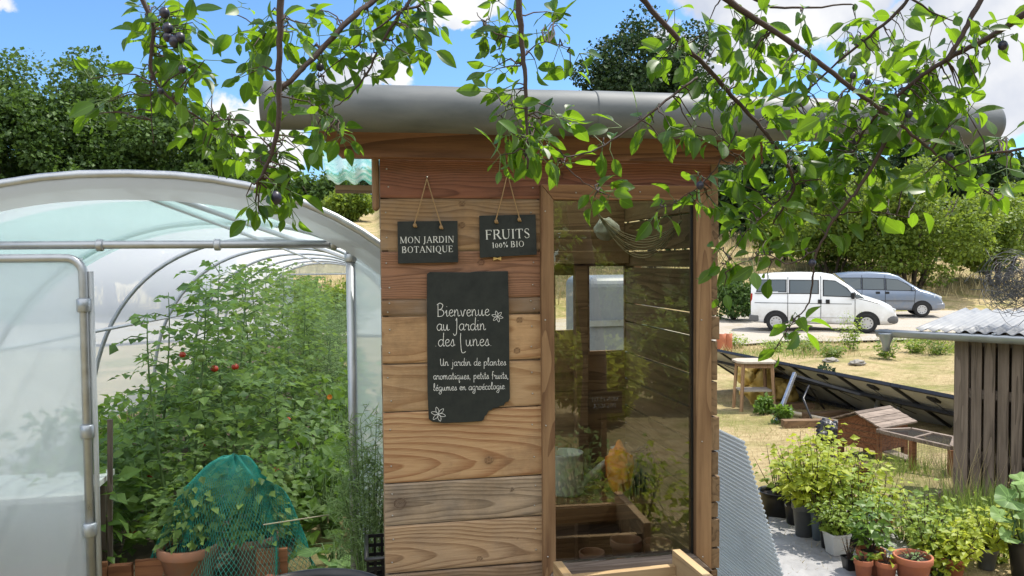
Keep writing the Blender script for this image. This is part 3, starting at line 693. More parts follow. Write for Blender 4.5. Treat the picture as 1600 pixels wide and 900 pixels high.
# fascia, corner strut, gutter and roof
yfa = 2.61
fa = MB(); fxl = atY(497, 213, yfa).x; fzt2, fzb2 = atY(700, 206, yfa).z, atY(700, 248, yfa).z
fa.prism([(fxl, fzt2), (fxl+.0, fzt2-.012), (atY(534, 247, yfa).x, fzb2), (1.405, fzb2), (1.405, fzt2)], yfa, yfa+.045, 'XZ'); fa.build('fascia_board', MAT['wood_fascia'], hut, bevel=.003)
fa = MB(); sx0, sx1 = atY(581, 290, 2.74).x, atY(595, 290, 2.74).x
fa.box2(sx0, HL-.002, 2.70, 2.76, atY(590, 330, 2.74).z, fzt2); fa.build('corner_strut', MAT['wood_frame'], hut, bevel=.012)
fa = MB(); fa.box2(atY(524, 292, 3.7).x, 1.40, 3.675, 3.74, 1.917, 1.95); fa.build('rear_purlin', MAT['wood_dark'], hut)
fa = MB(); fa.box2(HL, 1.28, YH+.03, YH+.09, ZTOP-.06, ZTOP-.001); fa.build('wall_plate', MAT['wood_dark'], hut)
def roof_mat():
    m, nt, out = newmat('roof_sheet')
    P = N(nt, 'ShaderNodeTexCoord').outputs['Object']
    no = N(nt, 'ShaderNodeTexNoise', {}, {'Vector': P, 'Scale': 14.0, 'Detail': 6.0})
    c = RAMP(nt, no.outputs[0], [(.3, (.20, .36, .32)), (.7, (.55, .62, .58))])
    tl = N(nt, 'ShaderNodeBsdfTranslucent', {}, {'Color': RAMP(nt, no.outputs[0], [(.35, (.12, .46, .38)), (.65, (.66, .76, .70))])}); b = N(nt, 'ShaderNodeBsdfPrincipled', {}, {'Base Color': c, 'Roughness': .4})
    mx = N(nt, 'ShaderNodeMixShader', {}, {0: .6, 1: b.outputs[0], 2: tl.outputs[0]}); tp = N(nt, 'ShaderNodeBsdfTransparent', {}, {'Color': (.96, .94, .88, 1)}); m2 = N(nt, 'ShaderNodeMixShader', {}, {0: .64, 1: mx.outputs[0], 2: tp.outputs[0]}); nt.links.new(m2.outputs[0], out.inputs[0])
roof_mat()
rx0 = atY(487, 222, 2.6).x
rf = MB(); rf.grid(lambda u, v: (rx0+(1.42-rx0)*u, 2.55+1.19*v, 2.062-.092*v+.011*math.cos((rx0+(1.42-rx0)*u)*2*math.pi/.076)), 260, 6)
rf.build('roof_sheet', MAT['roof_sheet'], hut, solid=.003)
yg = 2.50; gr = .0725; gzc = (atY(700, 136.5, yg).z+atY(700, 208, yg).z)/2; gxl, gxj, gxr = atY(409, 165, yg).x, atY(926, 170, yg).x, atY(1553, 195, yg).x
def gut_mat():
    m, nt, out = newmat('gutter'); P = N(nt, 'ShaderNodeTexCoord').outputs['Object']
    mp = N(nt, 'ShaderNodeMapping', {}, {'Vector': P, 'Scale': (.35, 1, 1)}); no = N(nt, 'ShaderNodeTexNoise', {}, {'Vector': mp.outputs[0], 'Scale': 16.0, 'Detail': 7.0})
    c = RAMP(nt, no.outputs[0], [(.3, (.070, .080, .084)), (.55, (.11, .120, .125)), (.7, (.13, .138, .14))])
    b = N(nt, 'ShaderNodeBsdfPrincipled', {}, {'Base Color': c, 'Roughness': .58, 'Specular IOR Level': .45}); nt.links.new(b.outputs[0], out.inputs[0])
gut_mat()
gt = MB(); gt.tube([(gxl+(gxj+.05-gxl)*i/40, yg, gzc+.0010*math.sin(i*.4)) for i in range(41)], [gr*(1+.006*noise.noise((i*.35, 2, 0))) for i in range(41)], 40)
gutter = gt.build('gutter_pipe', MAT['gutter'], hut)
gt = MB(); gt.lathe([(gr+.0006, gxj), (gr+.0022, gxj+.001), (gr+.0024, gxj+.005)]+[(gr+.0022+.0006*((i*7)%3-1), gxj+(gxr-gxj-.03)*i/6) for i in range(1, 7)]+[(gr-.002, gxr-.014), (gr-.012, gxr-.004), (gr-.03, gxr), (0, gxr)], (0, yg, gzc), 40, 'X'); gt.build('gutter_sleeve', MAT['gutter'], gutter)

# ================================================================== inside the hut
bench = thing('potting_bench', (.9, 3.42, .05), 'wooden potting bench inside the hut behind the window', 'bench')
b = MB(); b.box2(.66, 1.22, 3.22, 3.575, .522, .55); b.build('top', MAT['wood_frame_x'], bench, bevel=.003)
b = MB(); b.box2(.66, 1.22, 3.196, 3.218, .485, .549); b.build('front_rail', MAT['wood_frame_x'], bench, bevel=.003)
for x in (.68, 1.20):
    for y in (3.24, 3.555): b = MB(); b.box2(x-.02, x+.02, y-.018, y+.018, .05, .52); b.build('leg', MAT['wood_frame'], bench)
sh = thing('low_shelf', (.9, 2.95, .05), 'low dark shelf inside the hut carrying clay pots', 'shelf')
b = MB(); b.box2(.63, 1.22, 2.80, 3.15, .325, .345); b.build('board', MAT['wood_dark'], sh, bevel=.002)
for x in (.65, 1.2):
    for y in (2.83, 3.12): b = MB(); b.box2(x-.018, x+.018, y-.018, y+.018, .05, .324); b.build('leg', MAT['wood_dark'], sh)
def flower_pot(name, p, r, h, mat, label, group=None, rim=True, soil=True, parent_n=28):
    root = thing(name, p, label, 'flower pot', group); p = Vector(p); rb = r*.68
    pr = [(rb*.9, 0), (rb, .003), (r*.93, h*.78)]
    pr += ([(r*1.0, h*.785), (r*1.03, h*.80), (r*1.04, h*.985), (r*1.02, h), (r*.93, h), (r*.91, h*.97), (r*.86, h*.78)] if rim else [(r*.985, h*.97), (r*1.03, h*.975), (r*1.03, h), (r*.96, h), (r*.92, h*.85)])
    pr += [(r*.82, h*.6), (0, h*.6)]
    b = MB(); b.lathe(pr, p, parent_n); b.build('pot', mat, root)
    if soil:
        b = MB(); b.lathe([(r*.885, h*.84), (r*.5, h*.865), (0, h*.875)], p, 20); b.build('soil', MAT['soil'], root)
    return root
for (px, py, r, lab) in [(978, 842, .062, 'empty clay pot on the low shelf behind the glass, middle of three'), (1028, 846, .058, 'empty clay pot on the low shelf behind the glass, nearest the right wall'), (925, 862, .05, 'empty clay pot on the low shelf behind the glass, lowest and leftmost of three')]:
    p = atY(px, py, 2.98); flower_pot('clay_pot', (p.x, 2.98, .3455), r, p.z-.345, MAT['terracotta_old'], lab, 'clay pots on the hut shelf', soil=False)
def watering_can(loc, s, mat, label):
    root = thing('watering_can', loc, label, 'watering can'); L = Vector(loc)
    b = MB(); b.lathe([(.085*s, 0), (.09*s, .01*s), (.085*s, .19*s), (.088*s, .2*s), (.082*s, .2*s), (.078*s, .1*s), (0, .09*s)], L, 28); b.build('body', mat, root)
    b = MB(); b.tube([L+Vector((.08, 0, .04))*s, L+Vector((.18, 0, .12))*s, L+Vector((.27, 0, .19))*s], [.02*s, .015*s, .012*s], 10); b.lathe([(.01*s, 0), (.035*s, .03*s), (0, .034*s)], L+Vector((.265*s, 0, .18*s)), 14); b.build('spout', mat, root)
    b = MB(); b.tube([L+Vector((-.08, 0, .04))*s]+[L+Vector((-.06-.09*math.sin(t), 0, .13-.10*math.cos(t)))*s for t in np.linspace(.5, 2.9, 8)]+[L+Vector((-.04, 0, .22))*s], .008*s, 8); b.build('handle', mat, root)
p = atY(884, 742, 3.42); watering_can((p.x, 3.42, .551), .92, MAT['pale_plastic'], 'pale watering can standing on the bench behind the glass')
plain('orange_cloth', (.80, .24, .02), .8, 0, .25, 12, .3); plain('black_cloth', (.02, .022, .027), .7, 0, .4, 14, .3)
def soft(name, c, r, mat, parent, seed, amp=.25, origin=None):
    m = MB(); n = 22
    def fn(u, v):
        th = math.pi*u; ph = 2*math.pi*v; q = Vector((math.sin(th)*math.cos(ph), math.sin(th)*math.sin(ph), math.cos(th)))
        k = 1+amp*noise.noise(q*1.9+Vector((seed, 0, 0)))+amp*.45*noise.noise(q*5+Vector((0, seed, 0)))
        return (c[0]+r[0]*q.x*k, c[1]+r[1]*q.y*k, c[2]+r[2]*q.z*k)
    m.grid(fn, n, n*2); return m.build(name, mat, parent, origin)
p = atY(982, 720, 3.4); bag = thing('rucksack', (p.x, 3.42, .551), 'orange and black rucksack slumped on the bench inside the hut', 'bag')
soft('orange_panel', (p.x-.055, 3.36, .66), (.06, .07, .11), MAT['orange_cloth'], bag, 1.0); soft('body', (p.x+.075, 3.345, .655), (.085, .08, .10), MAT['black_cloth'], bag, 4.0)
b = MB(); b.tube([(p.x+.0, 3.36, .73), (p.x+.06, 3.33, .76), (p.x+.12, 3.34, .69), (p.x+.13, 3.35, .60)], .009, 6); b.build('strap', MAT['black_cloth'], bag)
# a few more things on and above the bench
tr = thing('seed_tray', (.80, 3.45, .551), 'dark seed tray with small seedlings on the bench, behind the watering can', 'seed tray'); b = MB(); b.box2(.72, .98, 3.46, 3.57, .551, .60); b.build('tray', MAT['dark_plastic'], tr, bevel=.004); b = MB(); n_ = 70
leaves(b, np.stack([.73+.24*rng.random(n_), 3.465+.10*rng.random(n_), .60+.05*rng.random(n_)], -1), rdir(n_)*.6+np.array((0, 0, .6)), rdir(n_)+np.array((0, 0, .6)), .035, 'fold'); b.build('seedlings', MAT['leaf_low'], tr)
# coil of twine hung from a hook in the head of the window
cm = MB(); a0 = atY(935, 335, 2.9); a1 = atY(1065, 345, 2.9)
for k in range(9):
    sag = .075+.004*k; pts = [(a0.x+(a1.x-a0.x)*t, 2.9+.006*math.sin(k*2), a0.z+(a1.z-a0.z)*t-sag*(1-(2*t-1)**2)-.006*k*t*(1-t)*4) for t in np.linspace(0, 1, 18)]
    cm.tube(pts, .0016, 5)
for q in (a0, a1): cm.tube([(q.x, 2.9, q.z), (q.x+(.02 if q is a0 else -.02), 2.92, ZTOP-.08)], .0016, 5)
tag(cm.build('twine_coil', MAT['twine'], None, (a0.x, 2.9, a0.z-.09)), 'loops of pale twine hanging behind the top of the window', 'twine')
plain('paper', (.42, .42, .38), .9, 0, .15, 20, .1)
p = atY(948, 358, 3.1)
soft('paper_bag', (p.x, 3.1, p.z), (.05, .03, .045), MAT['paper'], None, 8.0, .2, (p.x, 3.1, p.z)); tag(bpy.data.objects['paper_bag'], 'pale crumpled paper bag hanging behind the twine loops', 'bag')

# ================================================================== slate signs and chalk board on the front wall
SER = {  # cap height 1; strokes: (thick?, points); serif bars added where marked
 'M': (1.12, [(0, [(.16, 0), (.16, 1)]), (1, [(.16, 1), (.55, .05)]), (0, [(.55, .05), (.94, 1)]), (1, [(.94, 1), (.94, 0)])], [(.16, 0), (.16, 1), (.94, 0), (.94, 1)]),
 'O': (1.0, [('O', .5, .5, .40, .5)], []), 'N': (1.0, [(0, [(.17, 0), (.17, 1)]), (1, [(.17, 1), (.83, 0)]), (0, [(.83, 0), (.83, 1)])], [(.17, 0), (.17, 1), (.83, 1)]),
 'J': (.52, [(1, [(.30, 1), (.30, .1), (.24, -.1), (.10, -.18)])], [(.30, 1)]), 'A': (.94, [(0, [(.14, 0), (.47, 1)]), (1, [(.47, 1), (.80, 0)]), (0, [(.27, .36), (.67, .36)])], [(.14, 0), (.80, 0)]),
 'R': (.88, [(1, [(.20, 0), (.20, 1)]), (0, [(.20, .97), (.48, .97)]), (1, [(.48, .98), (.64, .88), (.66, .73), (.60, .58), (.46, .5)]), (0, [(.46, .5), (.20, .5)]), (1, [(.44, .5), (.80, 0)])], [(.20, 0), (.20, 1), (.80, 0)]),
 'D': (.98, [(1, [(.20, 0), (.20, 1)]), (0, [(.20, .97), (.45, .97)]), (1, [(.45, .98), (.70, .85), (.82, .5), (.70, .15), (.45, .02)]), (0, [(.45, .03), (.20, .03)])], [(.20, 0), (.20, 1)]),
 'I': (.44, [(1, [(.22, 0), (.22, 1)])], [(.22, 0), (.22, 1)]), 'B': (.84, [(1, [(.20, 0), (.20, 1)]), (0, [(.2, .97), (.45, .97)]), (1, [(.45, .98), (.60, .86), (.60, .66), (.44, .53)]), (0, [(.46, .53), (.2, .53)]), (1, [(.46, .53), (.68, .40), (.68, .16), (.46, .02)]), (0, [(.46, .03), (.2, .03)])], [(.20, 0), (.20, 1)]),
 'T': (.84, [(1, [(.42, 0), (.42, 1)]), (0, [(.08, .97), (.76, .97)]), (0, [(.08, .97), (.07, .78)]), (0, [(.76, .97), (.77, .78)])], [(.42, 0)]),
 'Q': (1.0, [('O', .5, .5, .40, .5), (1, [(.50, .02), (.66, -.16), (.92, -.22)])], []), 'U': (.96, [(1, [(.20, 1), (.20, .3), (.28, .08), (.48, 0)]), (0, [(.48, .0), (.68, .08), (.77, .3), (.77, 1)])], [(.20, 1), (.77, 1)]),
 'E': (.80, [(1, [(.20, 0), (.20, 1)]), (0, [(.2, .97), (.66, .97)]), (0, [(.2, .52), (.54, .52)]), (0, [(.2, .03), (.70, .03)]), (0, [(.66, .97), (.67, .8)]), (0, [(.70, .03), (.72, .22)]), (0, [(.54, .6), (.54, .44)])], [(.20, 0), (.20, 1)]),
 'F': (.76, [(1, [(.20, 0), (.20, 1)]), (0, [(.2, .97), (.66, .97)]), (0, [(.2, .52), (.54, .52)]), (0, [(.66, .97), (.67, .78)]), (0, [(.54, .6), (.54, .44)])], [(.20, 0), (.20, 1)]),
 'S': (.70, [(0, [(.56, .80), (.50, .95), (.34, 1.0), (.19, .93), (.14, .78)]), (1, [(.14, .78), (.22, .62), (.46, .46), (.57, .30)]), (0, [(.57, .30), (.55, .10), (.36, 0), (.20, .04), (.13, .22)])], []),
 '1': (.5, [(1, [(.27, 0), (.27, .9)]), (0, [(.27, .9), (.12, .8)])], [(.27, 0)]), '0': (.64, [('O', .32, .38, .24, .38)], []),
 '%': (.9, [('O', .22, .72, .13, .2), ('O', .68, .22, .13, .2), (0, [(.22, 0), (.68, .95)])], []), 'P': (.8, [(1, [(.20, 0), (.20, 1)]), (0, [(.20, .97), (.45, .97)]), (1, [(.45, .98), (.64, .88), (.66, .70), (.58, .54), (.42, .47)]), (0, [(.42, .47), (.2, .47)])], [(.20, 0), (.20, 1)]),
 'G': (.98, [(0, [(.80, .80), (.66, .96), (.48, 1)]), (1, [(.48, 1), (.22, .85), (.12, .5), (.22, .15), (.48, 0)]), (0, [(.48, 0), (.68, .04), (.80, .14), (.80, .42)])], [(.78, .42)]), ' ': (.34, [], [])}
def ribbon(pts, w):
    """flat stroke polygon strips in 2D; returns verts, faces"""
    pts = [Vector(p) for p in pts]; k = len(pts); vs = []; w = [w]*k if np.isscalar(w) else w
    for i in range(k):
        d = (pts[min(i+1, k-1)]-pts[max(i-1, 0)]).normalized(); n = Vector((-d.y, d.x)); vs += [pts[i]+n*w[i]/2, pts[i]-n*w[i]/2]
    return vs, [(2*i, 2*i+1, 2*i+3, 2*i+2) for i in range(k-1)]
def serif_strips(text, hgt, tracking=.0):
    out = []; x = 0.0
    for ch in text:
        adv, st, se = SER[ch]
        for s in st:
            if s[0] == 'O':
                _, cx, cy, rx, ry = s; k = 28; vs = []
                for j in range(k):
                    t = 2*math.pi*j/k; th = .05+.075*abs(math.cos(t))
                    vs += [Vector((x+cx+rx*math.cos(t), cy+ry*math.sin(t))), Vector((x+cx+(rx-th)*math.cos(t), cy+(ry-.05)*math.sin(t)))]
                out.append((vs, [(2*j, 2*j+1, (2*j+3) % (2*k), (2*j+2) % (2*k)) for j in range(k)]))
            else: out.append(ribbon([(x+a, b) for a, b in s[1]], .125 if s[0] else .05))
        for (a, b) in se: out.append(ribbon([(x+a-.12, b+(.022 if b < .5 else -.022)), (x+a+.12, b+(.022 if b < .5 else -.022))], .045))
        x += adv+tracking
    return [([v*hgt for v in vs], f) for vs, f in out], x*hgt
def put_strips(mb, strips, ox, oz, Y, rot=0.0, face=-1):
    c, s = math.cos(rot), math.sin(rot)
    for i, (vs, f) in enumerate(strips):
        yy = Y+face*(.0002+.00012*(i % 7)); mb.add([(ox+(v.x*c-v.y*s)*(-face), yy, oz+v.x*s+v.y*c) for v in vs], f)
def centered(mb, text, hgt, cx, oz, Y, rot=0.0, face=-1, tracking=0.0, width=None):
    st, w = serif_strips(text, hgt, tracking)
    if width: st = [([Vector((v.x*width/w, v.y)) for v in vs], f) for vs, f in st]; w = width
    put_strips(mb, st, cx-w/2*math.cos(rot)*(-face), oz-w/2*math.sin(rot), Y, rot, face)
def hung_sign(pts, nailp, knots, lines, label, rot):
    Y = YH-.012
    P = [atY(x, y, Y) for x, y in pts]; c = sum(P, Vector())/4
    root = thing('slate_sign', (c.x, Y, P[2].z), label, 'sign', 'slate signs on the hut')
    b = MB(); b.prism([(p.x, p.z) for p in P], Y, Y+.006, 'XZ'); b.build('plaque', MAT['slate'], root, bevel=.0012)
    b = MB(); n = atY(*nailp, YH-.006); K = [atY(x, y, Y-.001) for x, y in knots]
    for k in K:
        mid = Vector(k).lerp(n, .5)+Vector((0, -.003, 0)); b.tube([(k.x, Y-.003, k.z), (k.x, Y-.004, k.z+.008), mid, n], .0022, 7)
    b.build('cord', MAT['rope'], root)
    for i, k in enumerate(K): 
        b = MB(); b.blob((k.x, Y-.004, k.z), (.0065, .0055, .0075), 8); b.tube([(k.x-.004, Y-.006, k.z+.004), (k.x+.003, Y-.010, k.z-.002), (k.x+.006, Y-.004, k.z-.006)], .003, 6); b.build('knot', MAT['rope'], root)
    b = MB(); b.tube([(n.x, YH+.01, n.z+.002), (n.x, YH-.012, n.z+.004)], .0016, 6); b.lathe([(.0035, 0), (0, -.001)], (n.x, YH-.012, n.z+.004), 8, 'Y'); b.build('nail', MAT['nail'], root)
    b = MB()
    for text, (x, y), hpx, wpx in lines:
        q = atY(x, y, Y); centered(b, text, hpx/1230*Y, q.x, q.z, Y, rot, width=wpx/1230*Y*1.02)
    b.build('lettering', MAT['letter_white'], root)
hung_sign([(621, 346), (715, 345), (716, 410), (622, 412)], (667, 279), [(648, 352), (689, 355)], [('MON JARDIN', (667.5, 379.5), 10, 83), ('BOTANIQUE', (668, 394.5), 10, 79)], 'black slate sign reading MON JARDIN BOTANIQUE, hung by a cord at the left', R(.8))
hung_sign([(749, 337), (837, 335), (839, 398), (750, 403)], (793, 271), [(775, 346), (811, 343)], [('FRUITS', (793.5, 373), 15, 72), ('100% BIO', (794, 386.5), 9.5, 52)], 'black slate sign reading FRUITS 100% BIO, hung beside the window frame', R(2.0))
plain('gold_wood', (.5, .33, .10), .6, 0, .1, 20, 0)
p = atY(777, 404, YH-.006); b = MB(); b.prism([(p.x-.014, p.z+.007), (p.x, p.z+.002), (p.x+.014, p.z+.007), (p.x+.014, p.z-.007), (p.x, p.z-.002), (p.x-.014, p.z-.007)], YH-.008, YH-.001, 'XZ'); tag(b.build('bow_ornament', MAT['gold_wood'], None, p, bevel=.001), 'tiny yellow bow shaped ornament under the FRUITS sign', 'ornament')

CUR = {  # handwriting: x-height 1, (advance, strokes)
 'a': (.95, [[(.75, .85), (.5, 1), (.2, .8), (.1, .4), (.25, .05), (.5, .05), (.72, .4), (.78, .95)], [(.78, .95), (.74, .3), (.82, .03), (1, .12)]]),
 'b': (.8, [[(.1, .9), (.15, 1.9), (.15, .3), (.2, .05), (.5, 0), (.7, .4), (.6, .9), (.3, .85), (.15, .5)]]), 'c': (.75, [[(.7, .8), (.5, 1), (.2, .8), (.1, .4), (.25, .05), (.5, 0), (.75, .2)]]),
 'd': (.95, [[(.72, .85), (.5, 1), (.2, .8), (.1, .4), (.25, .05), (.5, .05), (.72, .4)], [(.86, 2.0), (.80, 1.2), (.76, .3), (.84, .03), (1, .12)]]),
 'e': (.78, [[(.1, .45), (.5, .55), (.65, .8), (.45, 1), (.2, .8), (.12, .4), (.3, .03), (.55, .05), (.8, .25)]]), 'é': (.78, [[(.1, .45), (.5, .55), (.65, .8), (.45, 1), (.2, .8), (.12, .4), (.3, .03), (.55, .05), (.8, .25)], [(.4, 1.25), (.65, 1.6)]]),
 'f': (.65, [[(.65, 1.75), (.5, 1.95), (.32, 1.7), (.32, 0), (.3, -.1)], [(.1, 1), (.6, 1.05)]]), 'g': (.92, [[(.75, .85), (.5, 1), (.2, .8), (.1, .4), (.25, .1), (.5, .1), (.75, .5), (.78, .95), (.74, -.4), (.55, -.95), (.25, -.9), (.15, -.6), (.5, -.2), (.95, .2)]]),
 'h': (.9, [[(.15, 2), (.15, 0)], [(.15, .6), (.45, 1), (.65, .7), (.68, .1), (.85, .1)]]), 'i': (.5, [[(.05, .5), (.25, .95), (.24, .2), (.35, .02), (.52, .2)], [(.27, 1.45), (.29, 1.52)]]),
 'j': (.5, [[(.3, .95), (.28, -.4), (.15, -.9), (-.08, -.75)], [(.32, 1.4), (.34, 1.5)]]), 'J': (.75, [[(.35, 1.5), (.5, 1.85), (.47, .2), (.4, -.55), (.15, -.8), (-.05, -.5)]]),
 'l': (.5, [[(.05, .3), (.35, 1.4), (.32, 1.95), (.18, 1.8), (.15, .3), (.28, .02), (.5, .2)]]), 'L': (.85, [[(.2, 1.9), (.15, 1.2), (.22, -.3), (.35, -.95), (.65, -1.0), (.85, -.8)]]),
 'm': (1.35, [[(.1, 1), (.15, 0)], [(.15, .5), (.4, 1), (.55, .7), (.57, 0)], [(.57, .5), (.8, 1), (.98, .7), (1.0, .15), (1.12, .02), (1.35, .2)]]), 'n': (.95, [[(.1, 1), (.15, 0)], [(.15, .5), (.42, 1), (.6, .7), (.62, .15), (.74, .02), (.95, .2)]]),
 'o': (.85, [[(.55, .98), (.25, .9), (.1, .45), (.25, .05), (.5, .03), (.7, .4), (.65, .8), (.5, .98), (.6, .85), (.85, .9)]]), 'p': (.9, [[(.15, 1), (.12, -.9)], [(.13, .4), (.3, .9), (.55, 1), (.72, .7), (.65, .2), (.4, .02), (.15, .2)]]),
 'q': (.92, [[(.75, .85), (.5, 1), (.2, .8), (.1, .4), (.25, .1), (.5, .1), (.75, .5), (.78, .95), (.74, -.9), (.95, -.6)]]), 'r': (.72, [[(.08, .6), (.2, 1.05), (.3, .85), (.55, .85), (.5, .2), (.6, .02), (.75, .2)]]),
 's': (.72, [[(.05, .2), (.4, 1.02), (.5, .5), (.52, .15), (.3, 0), (.12, .15)], [(.45, .08), (.72, .2)]]), 't': (.6, [[(.28, 1.7), (.25, .25), (.38, .02), (.6, .2)], [(.02, 1.08), (.55, 1.12)]]),
 'u': (.98, [[(.1, .95), (.12, .3), (.28, .03), (.5, .2), (.65, .95)], [(.65, .95), (.66, .2), (.78, .02), (.98, .2)]]), 'v': (.85, [[(.08, .9), (.3, .05), (.45, .1), (.62, .9), (.85, .85)]]),
 'q.': (.4, []), '.': (.45, [[(.15, .02), (.2, .06)]]), ',': (.45, [[(.2, .1), (.12, -.25)]]), ' ': (.6, []), 'B': (1.2, [[(.2, 1.85), (.2, 0)], [(.05, 1.75), (.5, 2.0), (.9, 1.7), (.7, 1.15), (.3, 1.0), (.8, .95), (1.05, .5), (.75, .05), (.1, .0)]]),
 'U': (1.1, [[(.1, 1.8), (.15, .4), (.4, 0), (.7, .4), (.8, 1.8)], [(.8, 1.8), (.78, .3), (.9, .02), (1.1, .2)]])}
def smooth2(pts, k=5):
    P = [Vector(p) for p in pts]; out = []
    if len(P) < 3: return P
    for i in range(len(P)-1):
        p0, p1, p2, p3 = P[max(i-1, 0)], P[i], P[i+1], P[min(i+2, len(P)-1)]
        for j in range(k):
            t = j/k; out.append(.5*((2*p1)+(p2-p0)*t+(2*p0-5*p1+4*p2-p3)*t*t+(3*p1-p0-3*p2+p3)*t**3))
    return out+[P[-1]]
Yc = YH-.011
def zc(x, y): return atY(650+x/3.459, 410+y/3.459, Yc)
def handwriting(mb, text, x0, y0, x1, y1, xh, wpen):
    tot = sum(CUR[c][0] for c in text); a = zc(x0, y0); bb = zc(x1, y1); sx = (bb.x-a.x)/tot; sl = (bb.z-a.z)/(bb.x-a.x); h = xh/3.459/1230*Yc; x = 0
    for i, ch in enumerate(text):
        adv, st = CUR[ch]
        dy = .08*h*noise.noise((i*1.3, x0, y0))
        for si, s in enumerate(st):
            pts = [(a.x+(x+p[0])*sx, a.z+(x+p[0])*sx*sl+p[1]*h+dy) for p in s]
            pp = smooth2(pts); vs, f = ribbon([(p.x, p.y) for p in pp], [wpen*(.8+.35*abs(noise.noise((q*.4, i, 0)))) for q in range(len(pp))])
            mb.add([(v.x, Yc-.0003-.00012*((i*2+si) % 5), v.y) for v in vs], f)
        x += adv
board = thing('chalk_board', (zc(280, 868).x, Yc, zc(280, 868).z), 'tall broken slate board with a chalk welcome text in French', 'chalkboard')
b = MB(); b.prism([(zc(*q).x, zc(*q).z) for q in [(60, 62), (76, 52), (290, 54), (320, 49), (498, 47), (500, 150), (503, 250), (505, 500), (508, 735), (500, 752), (482, 758), (478, 772), (455, 778), (440, 785), (415, 790), (408, 800), (392, 803), (384, 822), (372, 832), (366, 852), (355, 859), (250, 866), (150, 869), (90, 862), (70, 848), (63, 700), (60, 300)]], Yc, Yc+.0085, 'XZ'); b.build('slate', MAT['slate'], board, bevel=.0015)
b = MB()
handwriting(b, 'Bienvenue', 112, 292, 398, 288, 36, .0021); handwriting(b, 'au Jardin', 110, 368, 378, 366, 35, .0021); handwriting(b, '.des Lunes.', 100, 454, 415, 450, 37, .0021)
handwriting(b, 'Un jardin de plantes', 130, 558, 488, 556, 21, .0017); handwriting(b, 'aromatiques, petits fruits,', 93, 632, 502, 628, 21, .0017); handwriting(b, 'légumes en agroécologie.', 94, 694, 488, 684, 20, .0017)
for (cx, cy, r) in ((440, 292, 31), (121, 820, 40)):
    for k in range(6):
        t = k*math.pi/3+.25; pts = smooth2([(cx, cy), (cx+r*.55*math.cos(t-.38), cy+r*.55*math.sin(t-.38)), (cx+r*math.cos(t), cy+r*math.sin(t)), (cx+r*.55*math.cos(t+.38), cy+r*.55*math.sin(t+.38)), (cx, cy)])
        vs, f = ribbon([(zc(p.x, p.y).x, zc(p.x, p.y).z) for p in pts], .0013); b.add([(v.x, Yc-.0003-.0001*(k % 3), v.y) for v in vs], f)
b.build('lettering', MAT['chalk'], board)

# ================================================================== planter box in front of the window
A = atY(864, 877, 2.55); B_ = atY(1050, 859, 2.57)
d = Vector((B_.x-A.x, B_.y-A.y, 0)); Lp = d.length; ang = math.atan2(d.y, d.x)
pl = thing('planter_box', (A.x, A.y, 0), 'pale new wooden planter box standing below the hut window', 'planter', rz=ang)
ztop = (A.z+B_.z)/2
def pbox(name, x0, x1, y0, y1, z0, z1, mat, par):
    m = MB(); m.box2(x0, x1, y0, y1, z0, z1); o = m.build(name, MAT[mat], None, (0, 0, 0), bevel=.002); o.location = (0, 0, 0); o.parent = par; return o
pbox('side_board', -.0, .03, -.42, 0, ztop-.30, ztop, 'wood_new_y', pl); pbox('side_board', Lp, Lp+.03, -.42, 0, ztop-.30, ztop, 'wood_new_y', pl)
pbox('back_board', .0305, Lp-.0005, -.035, -.010, ztop-.30, ztop-.045, 'wood_new', pl); pbox('front_board', .0305, Lp-.0005, -.415, -.39, ztop-.30, ztop-.045, 'wood_new', pl)
pbox('soil', .031, Lp-.001, -.3895, -.0355, ztop-.29, ztop-.13, 'soil', pl)
for x in (.0, Lp-.01):
    for y in (-.41, -.055): pbox('leg', x+.003, x+.037, y, y+.045, 0, ztop-.301, 'wood_new', pl)
# ================================================================== polytunnel
def film_mat(name, transp, tr, col=(.80, .84, .86), blur=0.0, rough=.25, tcol=(.9, .95, .95), streak=.25):
    m, nt, out = newmat(name); P = N(nt, 'ShaderNodeTexCoord').outputs['Object']
    mp = N(nt, 'ShaderNodeMapping', {}, {'Vector': P, 'Scale': (1, .5, 1)})
    no = N(nt, 'ShaderNodeTexNoise', {}, {'Vector': mp.outputs[0], 'Scale': 3.5, 'Detail': 7.0, 'Roughness': .6, 'Distortion': .8})
    c = MIXC(nt, no.outputs[0], tuple(v*(1-streak) for v in col), col)
    d = N(nt, 'ShaderNodeBsdfPrincipled', {}, {'Base Color': c, 'Roughness': rough, 'Specular IOR Level': .5})
    t = N(nt, 'ShaderNodeBsdfTranslucent', {}, {'Color': c}); a = N(nt, 'ShaderNodeMixShader', {}, {0: tr, 1: d.outputs[0], 2: t.outputs[0]})
    if blur: th = N(nt, 'ShaderNodeBsdfRefraction', {}, {'Color': tcol+(1,), 'Roughness': blur, 'IOR': 1.03})
    else: th = N(nt, 'ShaderNodeBsdfTransparent', {}, {'Color': tcol+(1,)})
    tp = MATH(nt, 'ADD', transp-.1, MATH(nt, 'MULTIPLY', no.outputs[0], .2), clamp=True)
    mx = N(nt, 'ShaderNodeMixShader', {}, {0: tp, 1: a.outputs[0], 2: th.outputs[0]})
    if not blur: nt.links.new(bump(nt, no.outputs[0], .15, .02), d.inputs['Normal'])
    nt.links.new(mx.outputs[0], out.inputs[0])
film_mat('film_cover', .36, .80, (.80, .83, .86)); film_mat('film_end', .66, .6, tcol=(.86, .95, .93)); film_mat('film_door', .30, .62, (.80, .85, .90), .33); film_mat('film_band', .08, .4, (.62, .64, .64))
film_mat('shade_cloth', .55, .5, (.55, .82, .76), tcol=(.82, .96, .93)); film_mat('film_side', .38, .62, (.74, .82, .82), .22)
